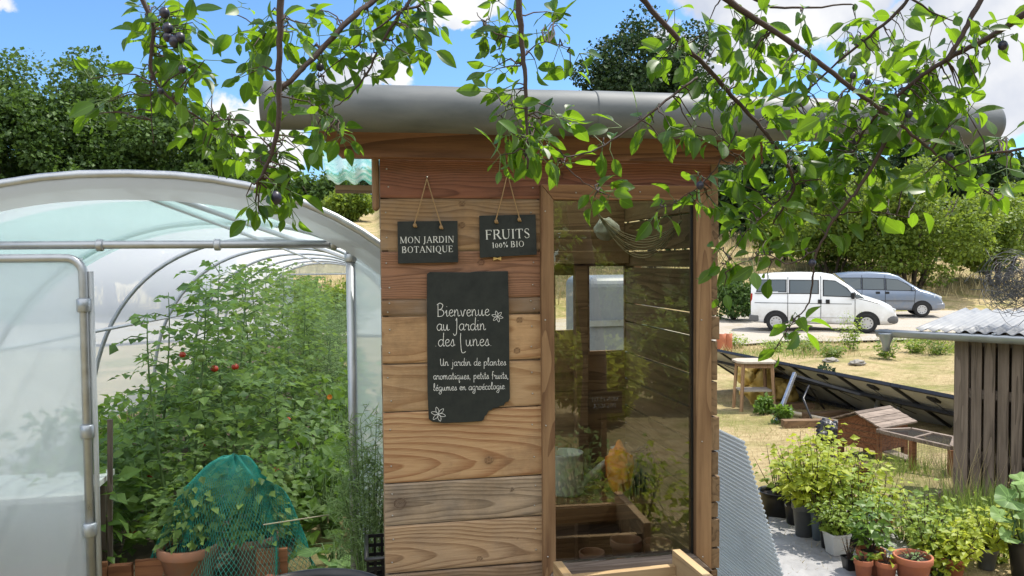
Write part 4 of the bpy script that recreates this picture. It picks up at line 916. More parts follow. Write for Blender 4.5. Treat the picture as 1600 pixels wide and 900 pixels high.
XG, HA, HH, YF, YE, EXP = -1.03, 1.78, 1.992, 3.80, 21.0, 2/2.3
def hp(t, y, k=1.0):
    c, s = math.cos(t), math.sin(t)
    return Vector((XG+HA*k*math.copysign(abs(c)**EXP, c), y, float(gh(-1, y))+HH*k*abs(s)**EXP))
tun = thing('polytunnel', (XG, YF, 0), 'long white film polytunnel with grey steel hoops and an open doorway', 'greenhouse')
TS = [math.pi*i/40 for i in range(41)]
for i in range(8):
    y = YF+.02+(YE-YF-.04)*i/7; b = MB(); b.tube([hp(t, y, .988) for t in TS], .024 if i in (0, 7) else .021, 10); b.build('hoop', MAT['galv'], tun)
b = MB(); b.grid(lambda u, v: hp(math.pi*u, YF+(YE-YF)*v, 1.004+.004*noise.noise((u*9, v*30, 0))-.006*math.sin(math.pi*((v*7) % 1))), 56, 90); b.build('film_cover', MAT['film_cover'], tun)
b = MB(); b.grid(lambda u, v: hp(math.pi*u, YF-.03-.004*math.sin(v*3.1), 1.010-.062*v+.0015*noise.noise((u*30, v*3, 0))), 70, 4); b.build('film_edge', MAT['film_band'], tun)
b = MB(); b.tube([hp(t, YF-.022, 1.006) for t in TS], .020, 10); b.build('edge_tube', MAT['galv'], tun)
ZC = 1.684; XL_, XM_, XR_ = -2.0, -1.213, -.064
def xcross(z): 
    t = np.linspace(0, math.pi/2, 400); zs = HH*np.sin(t)**EXP; return HA*np.cos(t[np.searchsorted(zs, z)])**EXP
xc = xcross(ZC/.988)
b = MB(); b.tube([(XG-xc, YF, ZC), (XG, YF, ZC+.002), (XG+xc, YF, ZC)], .019, 10)
for x in (-1.95, -1.16, -.66, -.14): b.lathe([(.025, -.014), (.027, -.01), (.027, .01), (.025, .014)], (x, YF, ZC), 12, 'X')
b.build('crossbar', MAT['galv'], tun)
for x in (XR_, XL_):
    b = MB(); b.tube([(x, YF, -.05), (x, YF, ZC-.02)], .022, 12)
    for z in (1.62, .55): b.lathe([(.026, -.02), (.029, -.016), (.029, .016), (.026, .02)], (x, YF, z), 12)
    b.build('door_post', MAT['galv'], tun)
def endfilm(y, zc, inset=.0, k=.985):
    b = MB(); top = [hp(t, y, k) for t in TS if hp(t, y, k).z-float(gh(-1, y)) > zc]
    n = len(top); vs = []; fs = []
    for j, p in enumerate(top): vs += [tuple(p), (p.x, y, zc+float(gh(-1, y))+.0)]
    fs = [(2*j, 2*j+1, 2*j+3, 2*j+2) for j in range(n-1)]; b.add(vs, fs); return b
endfilm(YF+.002, ZC).build('end_film', MAT['film_end'], tun)
def sidefilm(x0, sgn, y, zc):
    b = MB(); zb = float(gh(-1, y)); ts = [math.pi/2*(i/30) for i in range(31)]; pr = []
    for t in ts:
        p = hp(t, y, .985); w = p.x-XG
        if XG+w > x0 if sgn > 0 else True: pr.append((w, p.z))
    vs = []
    for w, z in pr:
        if z-zb > zc: z = zb+zc
        x = XG+sgn*w; vs += [(x, y, z), (x0, y, z)]
    b.add(vs, [(2*j, 2*j+1, 2*j+3, 2*j+2) for j in range(len(pr)-1)]); return b
sidefilm(XR_+.02, 1, YF+.004, ZC).build('side_film', MAT['film_side'], tun); sidefilm(XL_-.02, -1, YF+.004, ZC).build('side_film', MAT['film_side'], tun)
# longitudinal tubes and a brace
for t in (math.pi/2, 2.62, math.pi-2.62):
    b = MB(); b.tube([hp(t, YF+.02, .972), hp(t, (YF+YE)/2, .972), hp(t, YE, .972)], .017, 8); b.build('rail', MAT['galv'], tun)
b = MB(); b.tube([hp(1.50, YF+.06, .96), hp(1.05, YF+3.3, .96)], .016, 8); b.build('brace', MAT['galv'], tun)
# closed left leaf of the door
yd = YF-.045; dr = []
zt = 1.628; z0 = .04; xr = XM_-.005; xl = XL_+.02
path = [(xl, yd, zt), (xr-.10, yd, zt)]+[(xr-.07+.07*math.sin(a), yd, zt-.07+.07*math.cos(a)) for a in np.linspace(.2, 1.57, 6)]+[(xr, yd, z0)]
door = MB(); door.tube(path, .019, 10); door.tube([(xl, yd, zt), (xl, yd, z0)], .022, 10); door.tube([(xl, yd, z0), (xr, yd, z0)], .022, 10)
door = door.build('door', MAT['galv'], tun)
b = MB(); b.grid(lambda u, v: (xl+(xr-xl)*u, yd+.004*noise.noise((u*4, v*5, 0)), z0+(zt-z0)*v), 20, 30); b.build('door_film', MAT['film_door'], door)
b = MB(); b.tube([(xr+.028, yd+.012, z0), (xr+.03, yd+.01, zt*.5), (xr+.027, yd+.012, zt-.06)], .012, 8); b.build('film_clip', MAT['film_band'], door)
for z in (1.42, .86, .42): b = MB(); b.lathe([(.026, -.03), (.03, -.026), (.03, .026), (.026, .03)], (xr, yd, z), 12); b.build('hinge', MAT['zinc'], door)
# far end frame
zq = float(gh(-1, YE)); b = MB(); b.tube([(XG-1.3, YE-.04, zq+ZC), (XG+1.3, YE-.04, zq+ZC)], .02, 8)
for x in (-1.83, -.23): b.tube([(x, YE-.04, zq-.05), (x, YE-.04, zq+ZC)], .02, 8)
b.build('far_frame', MAT['galv'], tun); endfilm(YE, ZC).build('end_film', MAT['film_end'], tun)
sidefilm(-1.85, -1, YE+.002, ZC).build('side_film', MAT['film_side'], tun); sidefilm(-.21, 1, YE+.002, ZC).build('side_film', MAT['film_side'], tun)
b = MB(); b.grid(lambda u, v: hp(1.22+1.1*u+.2*v, YF+.4+2.2*v, .975-.012*math.sin(math.pi*u)), 20, 16); sc = b.build('shade_cloth', MAT['shade_cloth'], None, (XG, YF+.5, 1.7)); tag(sc, 'teal shade cloth hung under the hoops at the top of the tunnel', 'shade cloth')

for px_, Y_, tp_, w_, lb_ in ((478, 22.6, 418, 1.6, 'green shrub beyond the far end of the tunnel, left of its doorway'), (532, 23.2, 432, 1.9, 'green shrub framed by the far doorway of the tunnel')): bush('garden_shrub', px_, Y_, tp_, w_, lb_, MAT['leaf_hazel'], 'shrub', 'shrubs at the far tunnel end', 30, 170, .10, kind='fold')
# soil and planks inside
plain('mulch', (.14, .10, .06), .95, 0, .5, 25, .6, dist=.02)
tag(strip_sheet('soil_bed', -2.6, -.42, 4.06, 20.5, 20, 60, .012, MAT['mulch'], .0), kind='structure')
eb = thing('bed_edging', (-1.15, 4.03, 0), 'brown plank edging of the raised bed just inside the tunnel door', 'bed edging')
for x0, x1 in ((-2.2, -1.71), (-1.70, -1.235), (-1.225, -1.12), (-1.11, -.86), (-.55, -.40)):
    b = MB(); b.box2(x0, x1, 4.0+rng.uniform(0, .02), 4.03+rng.uniform(0, .02), -.05, .165+rng.uniform(-.01, .02)); b.build('board', MAT['wood_coop'], eb, bevel=.003)

def frond_plant(name, x, y, h, nf, label, cat, group, mat, lsize=.055, flen=.26, top=.5, kind='fold', stem=True, lean=0.0, fruit=0, bushy=1.0, z0=None):
    z0 = float(gh(x, y)) if z0 is None else z0
    root = thing(name, (x, y, z0), label, cat, group)
    ph = random.random()*6; sp = lambda t: np.array((x+.05*math.sin(3*t+ph)+lean*t, y+.05*math.cos(2.5*t+ph), z0+h*t))
    sb = MB(); sb.tube([sp(t) for t in np.linspace(0, 1, 9)], [.010, .009, .008, .008, .007, .006, .005, .004, .002], 6); lb = MB()
    P = []; D = []; Nn = []; Sz = []
    for i in range(nf):
        t = .06+.93*(i+random.random())/nf; a = i*2.4+random.random(); L = flen*(1-.65*t**2*(1-top))*random.uniform(.6, 1.25)*bushy
        o = np.array((math.cos(a), math.sin(a), random.uniform(.1, .7))); s = sp(t)
        if i % 2 == 0: sb.tube([s, s+o*L*.5, s+o*L+np.array((0, 0, -.35*L))], [.004, .003, .0015], 4, cap=False)
        for j in range(7):
            q = (j+1)/7; p = s+o*L*q+np.array((0, 0, -.35*L*q*q)); sd = np.cross(o, (0, 0, 1.0)); sd /= np.linalg.norm(sd)
            P.append(p); D.append(o*.6+sd*(1 if j % 2 else -1)*(.9 if j < 6 else 0)+np.array((0, 0, -.35))+rng.normal(size=3)*.25); Nn.append(np.array((0, 0, 1))+rng.normal(size=3)*.4); Sz.append(lsize*random.uniform(.6, 1.35))
    leaves(lb, P, D, Nn, np.array(Sz), kind, wid=1.25)
    lb.build('foliage', mat, root)
    if stem: sb.build('stem', MAT['green_stem'], root)
    for i in range(fruit):
        t = random.uniform(.2, .75); a = random.uniform(-2.6, -.5); q = sp(t)+np.array((math.cos(a), math.sin(a), -.1))*random.uniform(.08, .17); r = random.uniform(.018, .03)
        b = MB(); b.blob(q, (r, r, r*.9), 7); b.build('tomato', MAT['tomato_red' if (i+int(x*100)) % 5 == 0 else 'tomato_green'], root)
    return root
plain('tomato_red', (.45, .035, .012), .3, 0, .2, 20, 0); plain('tomato_green', (.22, .30, .08), .35, 0, .2, 20, 0)
TL_ = 'tall tomato plant in the dense vine row inside the tunnel'
k = 0
for y in np.arange(4.9, 15.5, .62):
    h = (1.5, 1.6, 1.68, 1.58, 1.64)[k % 5]+.05*math.sin(k*2.2) if y < 11 else 1.6
    frond_plant('tomato_plant', -.93+rng.uniform(-.08, .08), y, h, 56 if y < 8 else 44, TL_, 'tomato plant', 'tomato plants inside the tunnel', MAT['leaf_tomato'], .068, fruit=5 if y < 6.6 else 0, bushy=1.1, flen=.27); k += 1
for y in np.arange(4.75, 15, .8):
    frond_plant('tomato_plant', -.60+rng.uniform(-.06, .06), y, rng.uniform(.9, 1.25) if y < 7 else 1.35, 56 if y < 8 else 40, TL_, 'tomato plant', 'tomato plants inside the tunnel', MAT['leaf_tomato'], .068, fruit=4 if y < 6.6 else 0, bushy=1.1)
for x_, y_, h_ in ((-1.12, 4.6, 1.35), (-1.3, 5.4, 1.45), (-1.05, 5.2, 1.5), (-1.2, 6.6, 1.55)):
    frond_plant('tomato_plant', x_, y_, h_, 34, 'thin tall tomato stem rising above the left part of the vine row', 'tomato plant', 'thin tomato stems at the left of the row', MAT['leaf_tomato'], .055, bushy=.8)
for y in np.arange(4.7, 10, .75):
    frond_plant('tomato_plant', -1.28+rng.uniform(-.08, .08), y, rng.uniform(.7, 1.0), 54 if y < 8 else 40, TL_, 'tomato plant', 'tomato plants inside the tunnel', MAT['leaf_tomato'], .072, fruit=3 if y < 6.6 else 0, bushy=1.15)
for y in np.arange(7.5, 16, .7):
    frond_plant('dill_plant', -.36+rng.uniform(-.06, .08), y, rng.uniform(1.0, 1.3), 80, 'feathery grey-green dill plant beside the tunnel path', 'dill', 'dill plants along the path', MAT['leaf_dill'], .05, .2, kind='blade', top=.8)
def low_plant(name, x, y, h, w, n, label, cat, group, mat, lsize, kind='fold', z0=None, up=.9):
    z0 = float(gh(x, y)) if z0 is None else z0
    root = thing(name, (x, y, z0), label, cat, group); b = MB(); s = MB()
    u = rdir(n); q = rng.random(n)**.45
    p = np.stack([x+u[:, 0]*w/2*q, y+u[:, 1]*w/2*q, z0+h*(.12+.86*np.abs(u[:, 2])*q)], -1)
    leaves(b, p, np.stack([u[:, 0], u[:, 1], rng.normal(size=n)*.3-.15], -1), np.stack([rng.normal(size=n)*.45, rng.normal(size=n)*.45-.15, up*np.ones(n)], -1), lsize*(.6+.7*rng.random(n)), kind, wid=1.2)
    b.build('foliage', mat, root)
    for i in range(0, n, max(1, n//22)): s.tube([(x+(p[i, 0]-x)*.15, y+(p[i, 1]-y)*.15, z0), tuple((p[i]+np.array((x, y, z0+h*.7)))/2), tuple(p[i])], [.005, .004, .002], 4, cap=False)
    s.build('stem', MAT['green_stem'], root); return root
for i, (x, y) in enumerate([(-1.75, 4.5), (-1.5, 4.35), (-1.95, 5.1), (-1.6, 5.0), (-2.1, 5.9), (-1.7, 5.8), (-2.2, 6.9), (-1.8, 6.8), (-1.5, 7.6), (-2.2, 8.0), (-1.9, 9.2), (-2.2, 10.5), (-1.7, 10.6)]):
    low_plant('bean_plant', x, y, .62+.1*math.sin(i*2), .75, 200, 'leafy green bean plant in the left bed of the tunnel', 'bean plant', 'bean plants in the left bed', MAT['leaf_low'], .095)
for i, (x, y) in enumerate([(-.24, 4.75), (-.40, 5.1), (-.2, 5.5), (-.38, 6.0), (-.2, 6.5), (-.34, 7.1), (-.2, 7.8), (-.25, 8.8), (-.2, 10), (-.22, 11.5)]):
    low_plant('pepper_plant', x, y, .5+.08*math.sin(i*1.7)+(.12 if i > 3 else 0), .5, 170, 'low leafy plant with bright leaves at the path edge', 'plant', 'low plants at the path edge', MAT['leaf_low'], .10)
for i, (x, y) in enumerate([(.35, 4.6), (.3, 5.6), (.35, 6.8), (.3, 8.2)]):
    low_plant('bean_plant', x, y, .8, .7, 180, 'leafy plant behind the film on the right side of the tunnel', 'bean plant', 'plants behind the right film', MAT['leaf_tomato'], .08)
# near the doorway
fr_ = thing('fennel_plant', (-.0, 3.66, 0), 'feathery pale green fennel growing against the hut corner', 'fennel'); fs_ = MB(); fl_ = MB(); FP, FD = [], []
for i in range(15):
    a = i*2.4; r = .17*math.sqrt((i+.5)/15); o = np.array((.03*math.cos(a), 3.66+.03*math.sin(a), 0)); e = np.array((r*math.cos(a)-.0, 3.66+r*math.sin(a)*.5, random.uniform(.55, .9)))
    fs_.tube([o, (o+e)/2+np.array((0, 0, .05)), e], [.005, .004, .0015], 5, cap=False)
    for j in range(26):
        t = .25+.75*j/25; b0 = o*(1-t)+e*t; th = random.random()*6.28; d_ = np.array((math.cos(th), math.sin(th)*.7, random.uniform(.2, .9))); L_ = .13*(1.15-t*.6)
        fs_.tube([b0, b0+d_*L_], [.0013, .0006], 3, cap=False)
        for q in range(9): FP.append(b0+d_*L_*(.25+.75*q/8)); FD.append(d_*.5+rdir(1)[0]*.9+np.array((0, 0, -.1)))
leaves(fl_, FP, FD, rdir(len(FP)), .05*(.6+.7*rng.random(len(FP))), 'blade', wid=1.3)
fl_.build('foliage', MAT['leaf_dill'], fr_); fs_.build('stem', MAT['green_stem'], fr_)
low_plant('squash_plant', -.17, 4.12, .24, .38, 14, 'big grey-green squash leaves beside the netted pot', 'squash plant', None, MAT['leaf_squash'], .14, 'round')
st = atY(172, 655, 4.25); b = MB(); b.beam((st.x-.02, 4.25, -.05), (st.x, 4.25, st.z), .022, .022); tag(b.build('garden_stake', MAT['wood_grey'], None, (st.x, 4.25, 0), bevel=.002), 'grey wooden stake standing by the tunnel door, left of the beans', 'stake')
pp = atY(294, 850, 4.03); pot = flower_pot('clay_pot', (pp.x, 4.06, 0), .145, .225, MAT['terracotta_old'], 'large weathered clay pot under the green net', None)
low_plant('herb_plant', pp.x+.02, 4.12, .42, .44, 420, 'bushy herb growing in the netted clay pot', 'herb', None, MAT['leaf_tomato'], .05, z0=.18)
p2 = atY(395, 850, 4.15); flower_pot('clay_pot', (p2.x, 4.2, 0), .12, .2, MAT['terracotta_old'], 'smaller clay pot deep inside the green net, right of the large one')
low_plant('herb_plant', p2.x, 4.22, .52, .55, 520, 'taller bushy herb in the right half of the green net', 'herb', None, MAT['leaf_tomato'], .05, z0=.15)
plain('net_green', (.012, .27, .21), .5, 0, .2, 10, 0)
nb = MB(); cx, cy = (atY(247, 850, 4.15).x+atY(478, 850, 4.15).x)/2, 4.15; nr, nc = 46, 104; vs = []
for i in range(nr+1):
    for j in range(nc):
        t = i/nr; a = 2*math.pi*(j+.5*(i % 2))/nc
        prof = math.sin(min(1, t*1.0)*math.pi/2)**.62*(.55+.45*t); fold = 1+.13*math.sin(a*4+1)*t+.07*math.sin(a*9+t*4)*t+.12*noise.noise((math.cos(a)*1.7, math.sin(a)*1.7, 3+t*2))
        r = .34*prof*fold; lump = .09*math.exp(-((a-3.6)/.7)**2)*math.sin(math.pi*t)
        z = .62*(1-t**1.4)+.03*noise.noise((math.cos(a)*2, math.sin(a)*2, t*5))+lump+.005
        vs.append((cx+.02*(1-t)+r*math.cos(a)*1.08, cy+r*math.sin(a)*.78-.03, max(.008, z)))
fs = []
for i in range(0, nr-1):
    for j in range(nc):
        o = (i % 2); A0 = i*nc+j; L_ = (i+1)*nc+(j-1+o) % nc; R_ = (i+1)*nc+(j+o) % nc; B0 = (i+2)*nc+j
        fs.append((A0, L_, B0, R_))
nb.add(vs, fs, smooth=True); net = nb.build('garden_net', MAT['net_green'], None, (cx, cy, 0)); w = net.modifiers.new('wire', 'WIREFRAME'); w.thickness = .0026; w.use_even_offset = False
tag(net, 'teal green garden net draped over two potted herbs in the doorway', 'net')
for (px, py, lab, rz, rx) in [(243, 888, 'red brick lying left of the big netted pot', .3, .2), (428, 884, 'rounded brick half at the right foot of the net', -.5, .1)]:
    p = atY(px, py, 3.92); b = MB(); b.box((p.x, 3.92, .035), (.13, .085, .065), rz, rx); tag(b.build('brick', MAT['brick'], None, (p.x, 3.92, 0), bevel=.008), lab, 'brick', 'bricks at the tunnel door')
p = atY(460, 815, 3.75); b = MB(); b.tube([(p.x-.14, 3.75, p.z-.005), (p.x, 3.76, p.z+.004), (p.x+.16, 3.78, p.z+.012)], .003, 6); tag(b.build('rope_end', MAT['twine'], None, p), 'pale rope stretched across the tunnel doorway beside the net', 'rope')
p = atY(515, 620, 6.2); b = MB()
for kq in range(14): leaves(b, [tuple(p)], [(math.cos(kq*.45), -.35, math.sin(kq*.45))], [(0, -1, .2)], .024, 'card')
plain('marigold', (.75, .22, .01), .6, 0, .15, 20, 0); mg = b.build('marigold_flower', MAT['marigold'], None, p); tag(mg, 'single orange marigold flower low beside the tunnel path', 'flower')
b = MB(); b.tube([(p.x, p.y, p.z), (p.x+.02, p.y+.02, float(gh(p.x, p.y)))], .003, 5); b.build('stem', MAT['green_stem'], mg)
# table behind the closed door film
tb = thing('potting_table', (-1.75, 4.3, 0), 'pale topped table standing behind the milky film of the closed tunnel door', 'table')
plain('white_board', (.72, .70, .64), .6, 0, .1, 8, .05)
b = MB(); b.box2(-2.35, -1.30, 3.93, 4.4, .50, .53); b.build('top', MAT['white_board'], tb, bevel=.003)
for x in (-2.3, -1.35):
    for y in (3.97, 4.35): b = MB(); b.box2(x-.02, x+.02, y-.02, y+.02, 0, .499); b.build('leg', MAT['wood_grey'], tb)
# black barrel and crate at the bottom of the view
q = atY(490, 890, 2.28); br = thing('rain_barrel', (q.x, 2.2, 0), 'black plastic rain barrel whose rim shows at the bottom edge', 'barrel')
zr = atY(490, 887, 2.43).z; b = MB(); b.lathe([(.15, 0), (.17, .01), (.235, zr*.5), (.218, zr-.04), (.222, zr-.038), (.227, zr-.02), (.227, zr-.004), (.222, zr), (.212, zr), (.206, zr-.02), (.19, zr*.5), (.15, .03), (0, .03)], (q.x, 2.2, 0), 48); b.build('body', MAT['dark_plastic'], br)
b = MB(); b.lathe([(.204, zr-.075), (0, zr-.072)], (q.x, 2.2, 0), 32); plain('water_dark', (.01, .012, .012), .05, 0, .1, 5, 0); b.build('water', MAT['water_dark'], br)
def crate(x, y, z, label, w=.15, d=.26, h=.17):
    r = thing('plastic_crate', (x, y, z), label, 'crate', 'black crates by the hut corner'); b = MB(); t = .006
    for sx in (-1, 1):
        for k_ in range(5): b.box((x+sx*w/2, y, z+.012+k_*h/4.3), (t, d, .014))
        for k_ in range(9): b.box((x+sx*(w/2-.001), y-d/2+d*k_/8, z+h/2), (t*.8, .010, h-.01))
    for sy in (-1, 1):
        for k_ in range(5): b.box((x, y+sy*d/2, z+.012+k_*h/4.3), (w, t, .014))
        for k_ in range(6): b.box((x-w/2+w*k_/5, y+sy*(d/2-.001), z+h/2), (.010, t*.8, h-.01))
    b.build('walls', MAT['dark_plastic'], r); b = MB(); b.box((x, y, z+.004), (w-.012, d-.012, .006)); b.build('base', MAT['dark_plastic'], r)
    b = MB(); b.tube([(x-w/2-.006, y-d/2-.006, z+h), (x+w/2+.006, y-d/2-.006, z+h), (x+w/2+.006, y+d/2+.006, z+h), (x-w/2-.006, y+d/2+.006, z+h), (x-w/2-.006, y-d/2-.006, z+h)], .008, 6); b.build('rim', MAT['dark_plastic'], r)
cxp = atY(592, 870, 3.25).x+.03; zt_ = atY(585, 857, 3.2).z
crate(cxp, 3.22, zt_-.17, 'black plastic crate at the hut corner, topmost of the two'); crate(cxp, 3.22, zt_-.36, 'black plastic crate under another at the hut corner')
# ================================================================== right-hand garden
def atZ(px, py, z):
    v = ray(px, py); return EYE+v*((z-EYE.z)/v.z)
def dist(p): return (Vector(p)-EYE).dot(FW)
HRT = Vector((RT.x, RT.y, 0)).normalized(); HFW = Vector((FW.x, FW.y, 0)).normalized()
# corrugated sheet leaning on the right wall
def ribbed_sheet():
    yn = 2.74; tA = atY(1160, 688, yn); b0 = atY(1222, 900, yn); k = (b0.x-tA.x)/(tA.z-b0.z); zb = .01; bx = tA.x+(tA.z-zb)*k; L = Vector((bx-tA.x, 0, zb-tA.z)); nv = Vector((L.z*-1, 0, L.x)).normalized()
    if nv.x < 0: nv = -nv
    m = MB()
    def fn(u, v):
        ph = u*L.length/.020; w = .5-.5*math.cos(2*math.pi*ph); w = min(1, max(0, (w-.25)*2)); p = Vector((tA.x, yn, tA.z))+L*u+nv*(.007*w)
        return (p.x, yn+1.1*v, p.z)
    m.grid(fn, int(L.length/.020*8), 2, smooth=False)
    film_mat('ribbed', .12, .68, (.60, .64, .68), streak=.12)
    o = m.build('ribbed_sheet', MAT['ribbed'], None, (bx, yn, 0), solid=.003); t2 = MB(); t2.beam((tA.x+.002, yn+.012, tA.z), (bx+.002, yn+.012, zb), .03, .006, up=tuple(nv)); tag(o, 'grey ribbed plastic sheet leaning against the right side of the hut', 'corrugated sheet')
ribbed_sheet()
# weed cloth
plain('weed_cloth', (.34, .335, .33), .8, 0, .45, 5, .5, c2=(.17, .165, .165), dist=.03)
cl = MB(); c4 = [G(1195, 780), G(1310, 790), G(1345, 905), G(1215, 925)]
c4 = [Vector(c) for c in c4]; far_l, far_r, near_r, near_l = c4; near_l = near_l+(near_l-far_l)*.5; near_r = near_r+(near_r-far_r)*.6+Vector((.1, 0, 0)); far_r = far_r+Vector((.25, 0, 0)); near_r = near_r+Vector((.35, 0, 0))
def clf(u, v):
    p = far_l.lerp(far_r, u).lerp(near_l.lerp(near_r, u), v); e = .05*noise.noise((u*4, v*4, 3)); p = p+Vector((e, e, 0))
    return (p.x, p.y, float(gh(p.x, p.y))+.014+.022*abs(noise.noise((p.x*5, p.y*9, 0)))+.010*abs(noise.noise((p.x*17, p.y*13, 4))))
cl.grid(clf, 60, 60); tag(cl.build('weed_cloth', MAT['weed_cloth'], None, tuple(c4[0])), 'crumpled grey weed cloth spread on the ground beside the ribbed sheet', 'ground cloth')
# pots: (px centre, py base, px width, px height, material, label, square)
POTS = [(1214, 813, 56, 40, 'dark_plastic', 'wide black planter bag at the back left of the potted plants', 0), (1246, 812, 34, 30, 'dark_plastic', 'black pot behind the black handled bucket', 0),
        (1238, 826, 25, 36, 'dark_plastic', 'black bucket with a pale handle beside the big grey pot', 0), (1256, 846, 36, 54, 'grey_plastic', 'big round grey plastic pot at the left edge of the plants', 0),
        (1279, 852, 26, 46, 'blue_grey_plastic', 'bluish grey pot just right of the big grey pot', 0), (1290, 864, 18, 32, 'dark_plastic', 'small black pot squeezed behind the white square pot', 0),
        (1307, 873, 31, 34, 'pale_plastic', 'white square plastic pot on the weed cloth', 1), (1327, 900, 19, 20, 'dark_plastic', 'tiny black pot with a dried brown seedling', 1),
        (1360, 903, 42, 42, 'terracotta', 'clay pot with a thick rim behind the two smallest clay pots', 0), (1349, 915, 28, 38, 'terracotta', 'small clay pot at the bottom, leftmost of the clay pots', 0),
        (1384, 916, 33, 37, 'terracotta', 'small clay pot with one seedling, between two clay pots', 0), (1426, 918, 56, 48, 'terracotta', 'wide clay bowl with gravelly soil and tiny shoots', 0),
        (1447, 896, 38, 32, 'terracotta', 'clay pot behind the wide clay bowl', 0), (1445, 872, 30, 22, 'terracotta', 'small clay pot hidden among mint leaves at the back', 0),
        (1378, 836, 34, 26, 'terracotta', 'clay pot half hidden in the middle of the leafy plants', 0), (1340, 862, 40, 36, 'dark_plastic', 'black pot in the shade behind the clay pots', 0),
        (1320, 842, 30, 30, 'dark_plastic', 'black pot under the dense yellow-green plant', 0), (1286, 812, 30, 26, 'dark_plastic', 'black pot at the back under the tall currant stems', 0),
        (1541, 892, 34, 36, 'grey_plastic', 'grey pot at the right among yellow-green leaves', 0), (1596, 905, 40, 58, 'dark_plastic', 'black pot at the right edge holding the squash plant', 0), (1490, 905, 36, 30, 'terracotta', 'clay pot at the bottom right covered by bright leaves', 0)]
PT = []
for px, py, w, h, mt, lab, sq in POTS:
    p = G(px, py-2); D = dist(p); r = w/2/FPX*D; hh = h/FPX*D*1.0; p.z += .022 if px < 1345 else .004
    if sq:
        root = thing('plant_pot', p, lab, 'plant pot', 'pots beside the hut'); b = MB(); b.lathe([(r*.8, 0), (r*.82, .003), (r*1.08, hh*.9), (r*1.14, hh*.9), (r*1.14, hh), (r*1.05, hh), (r*.95, hh*.85), (0, hh*.83)], p, 24, sq=.16, smooth=False); b.build('pot', MAT[mt], root)
        b = MB(); b.lathe([(r*.93, hh*.86), (0, hh*.88)], p, 20, sq=.2); b.build('soil', MAT['soil'], root)
    else:
        root = flower_pot('clay_pot' if mt == 'terracotta' else 'plant_pot', p, r, hh, MAT[mt], lab, 'pots beside the hut', rim=(mt == 'terracotta' or mt == 'grey_plastic'))
        if 'handle' in lab: b = MB(); b.tube([p+Vector((r*1.02*math.cos(t), -.3*r*math.sin(t), hh*.92-.25*hh*math.sin(t))) for t in np.linspace(0, math.pi, 12)], .003, 6); b.build('handle', MAT['pale_plastic'], root)
    PT.append((p, r, hh))
def stems_plant(name, p, z0, h, spread, ns, nl, label, cat, group, mat, ls, kind='fold', stemmat='twig', low=.15):
    root = thing(name, (p[0], p[1], z0), label, cat, group); s = MB(); b = MB(); P = []; D = []; Nn = []; Sz = []
    for i in range(ns):
        a = i*2.4+random.random(); r = spread*math.sqrt((i+.5)/ns); e = np.array((p[0]+r*math.cos(a), p[1]+r*math.sin(a), z0+h*random.uniform(.6, 1.05)*(1-.25*r/max(spread, .01)))); o = np.array((p[0]+.15*r*math.cos(a), p[1]+.15*r*math.sin(a), z0))
        m = (o+e)/2+np.array((.1*r*math.cos(a), .1*r*math.sin(a), .06*h)); c = lambda t: (1-t)**2*o+2*t*(1-t)*m+t*t*e
        s.tube([c(t) for t in (0, .33, .66, 1)], [.0035, .003, .002, .001], 5, cap=False)
        nl_ = int(nl*1.2)
        for j in range(nl_):
            t = low+(1-low)*(j+random.random())/nl_; b_ = j*2.4+i; dd = np.array((math.cos(b_), math.sin(b_), random.uniform(-.2, .5))); P.append(c(t)+dd*ls*.45); D.append(dd+np.array((0, 0, -.3))); Nn.append(np.array((0, -.2, 1))+rng.normal(size=3)*.4); Sz.append(ls*1.15*random.uniform(.55, 1.3)*(1.1-.4*t))
    leaves(b, P, D, Nn, np.array(Sz), kind, wid=1.15); b.build('foliage', mat, root); s.build('stem', MAT[stemmat], root); return root
pg = 'potted plants beside the hut'
def on(i, dx=0, dy=0): p, r, h = PT[i]; return (p.x+dx, p.y+dy), p.z+h*.86
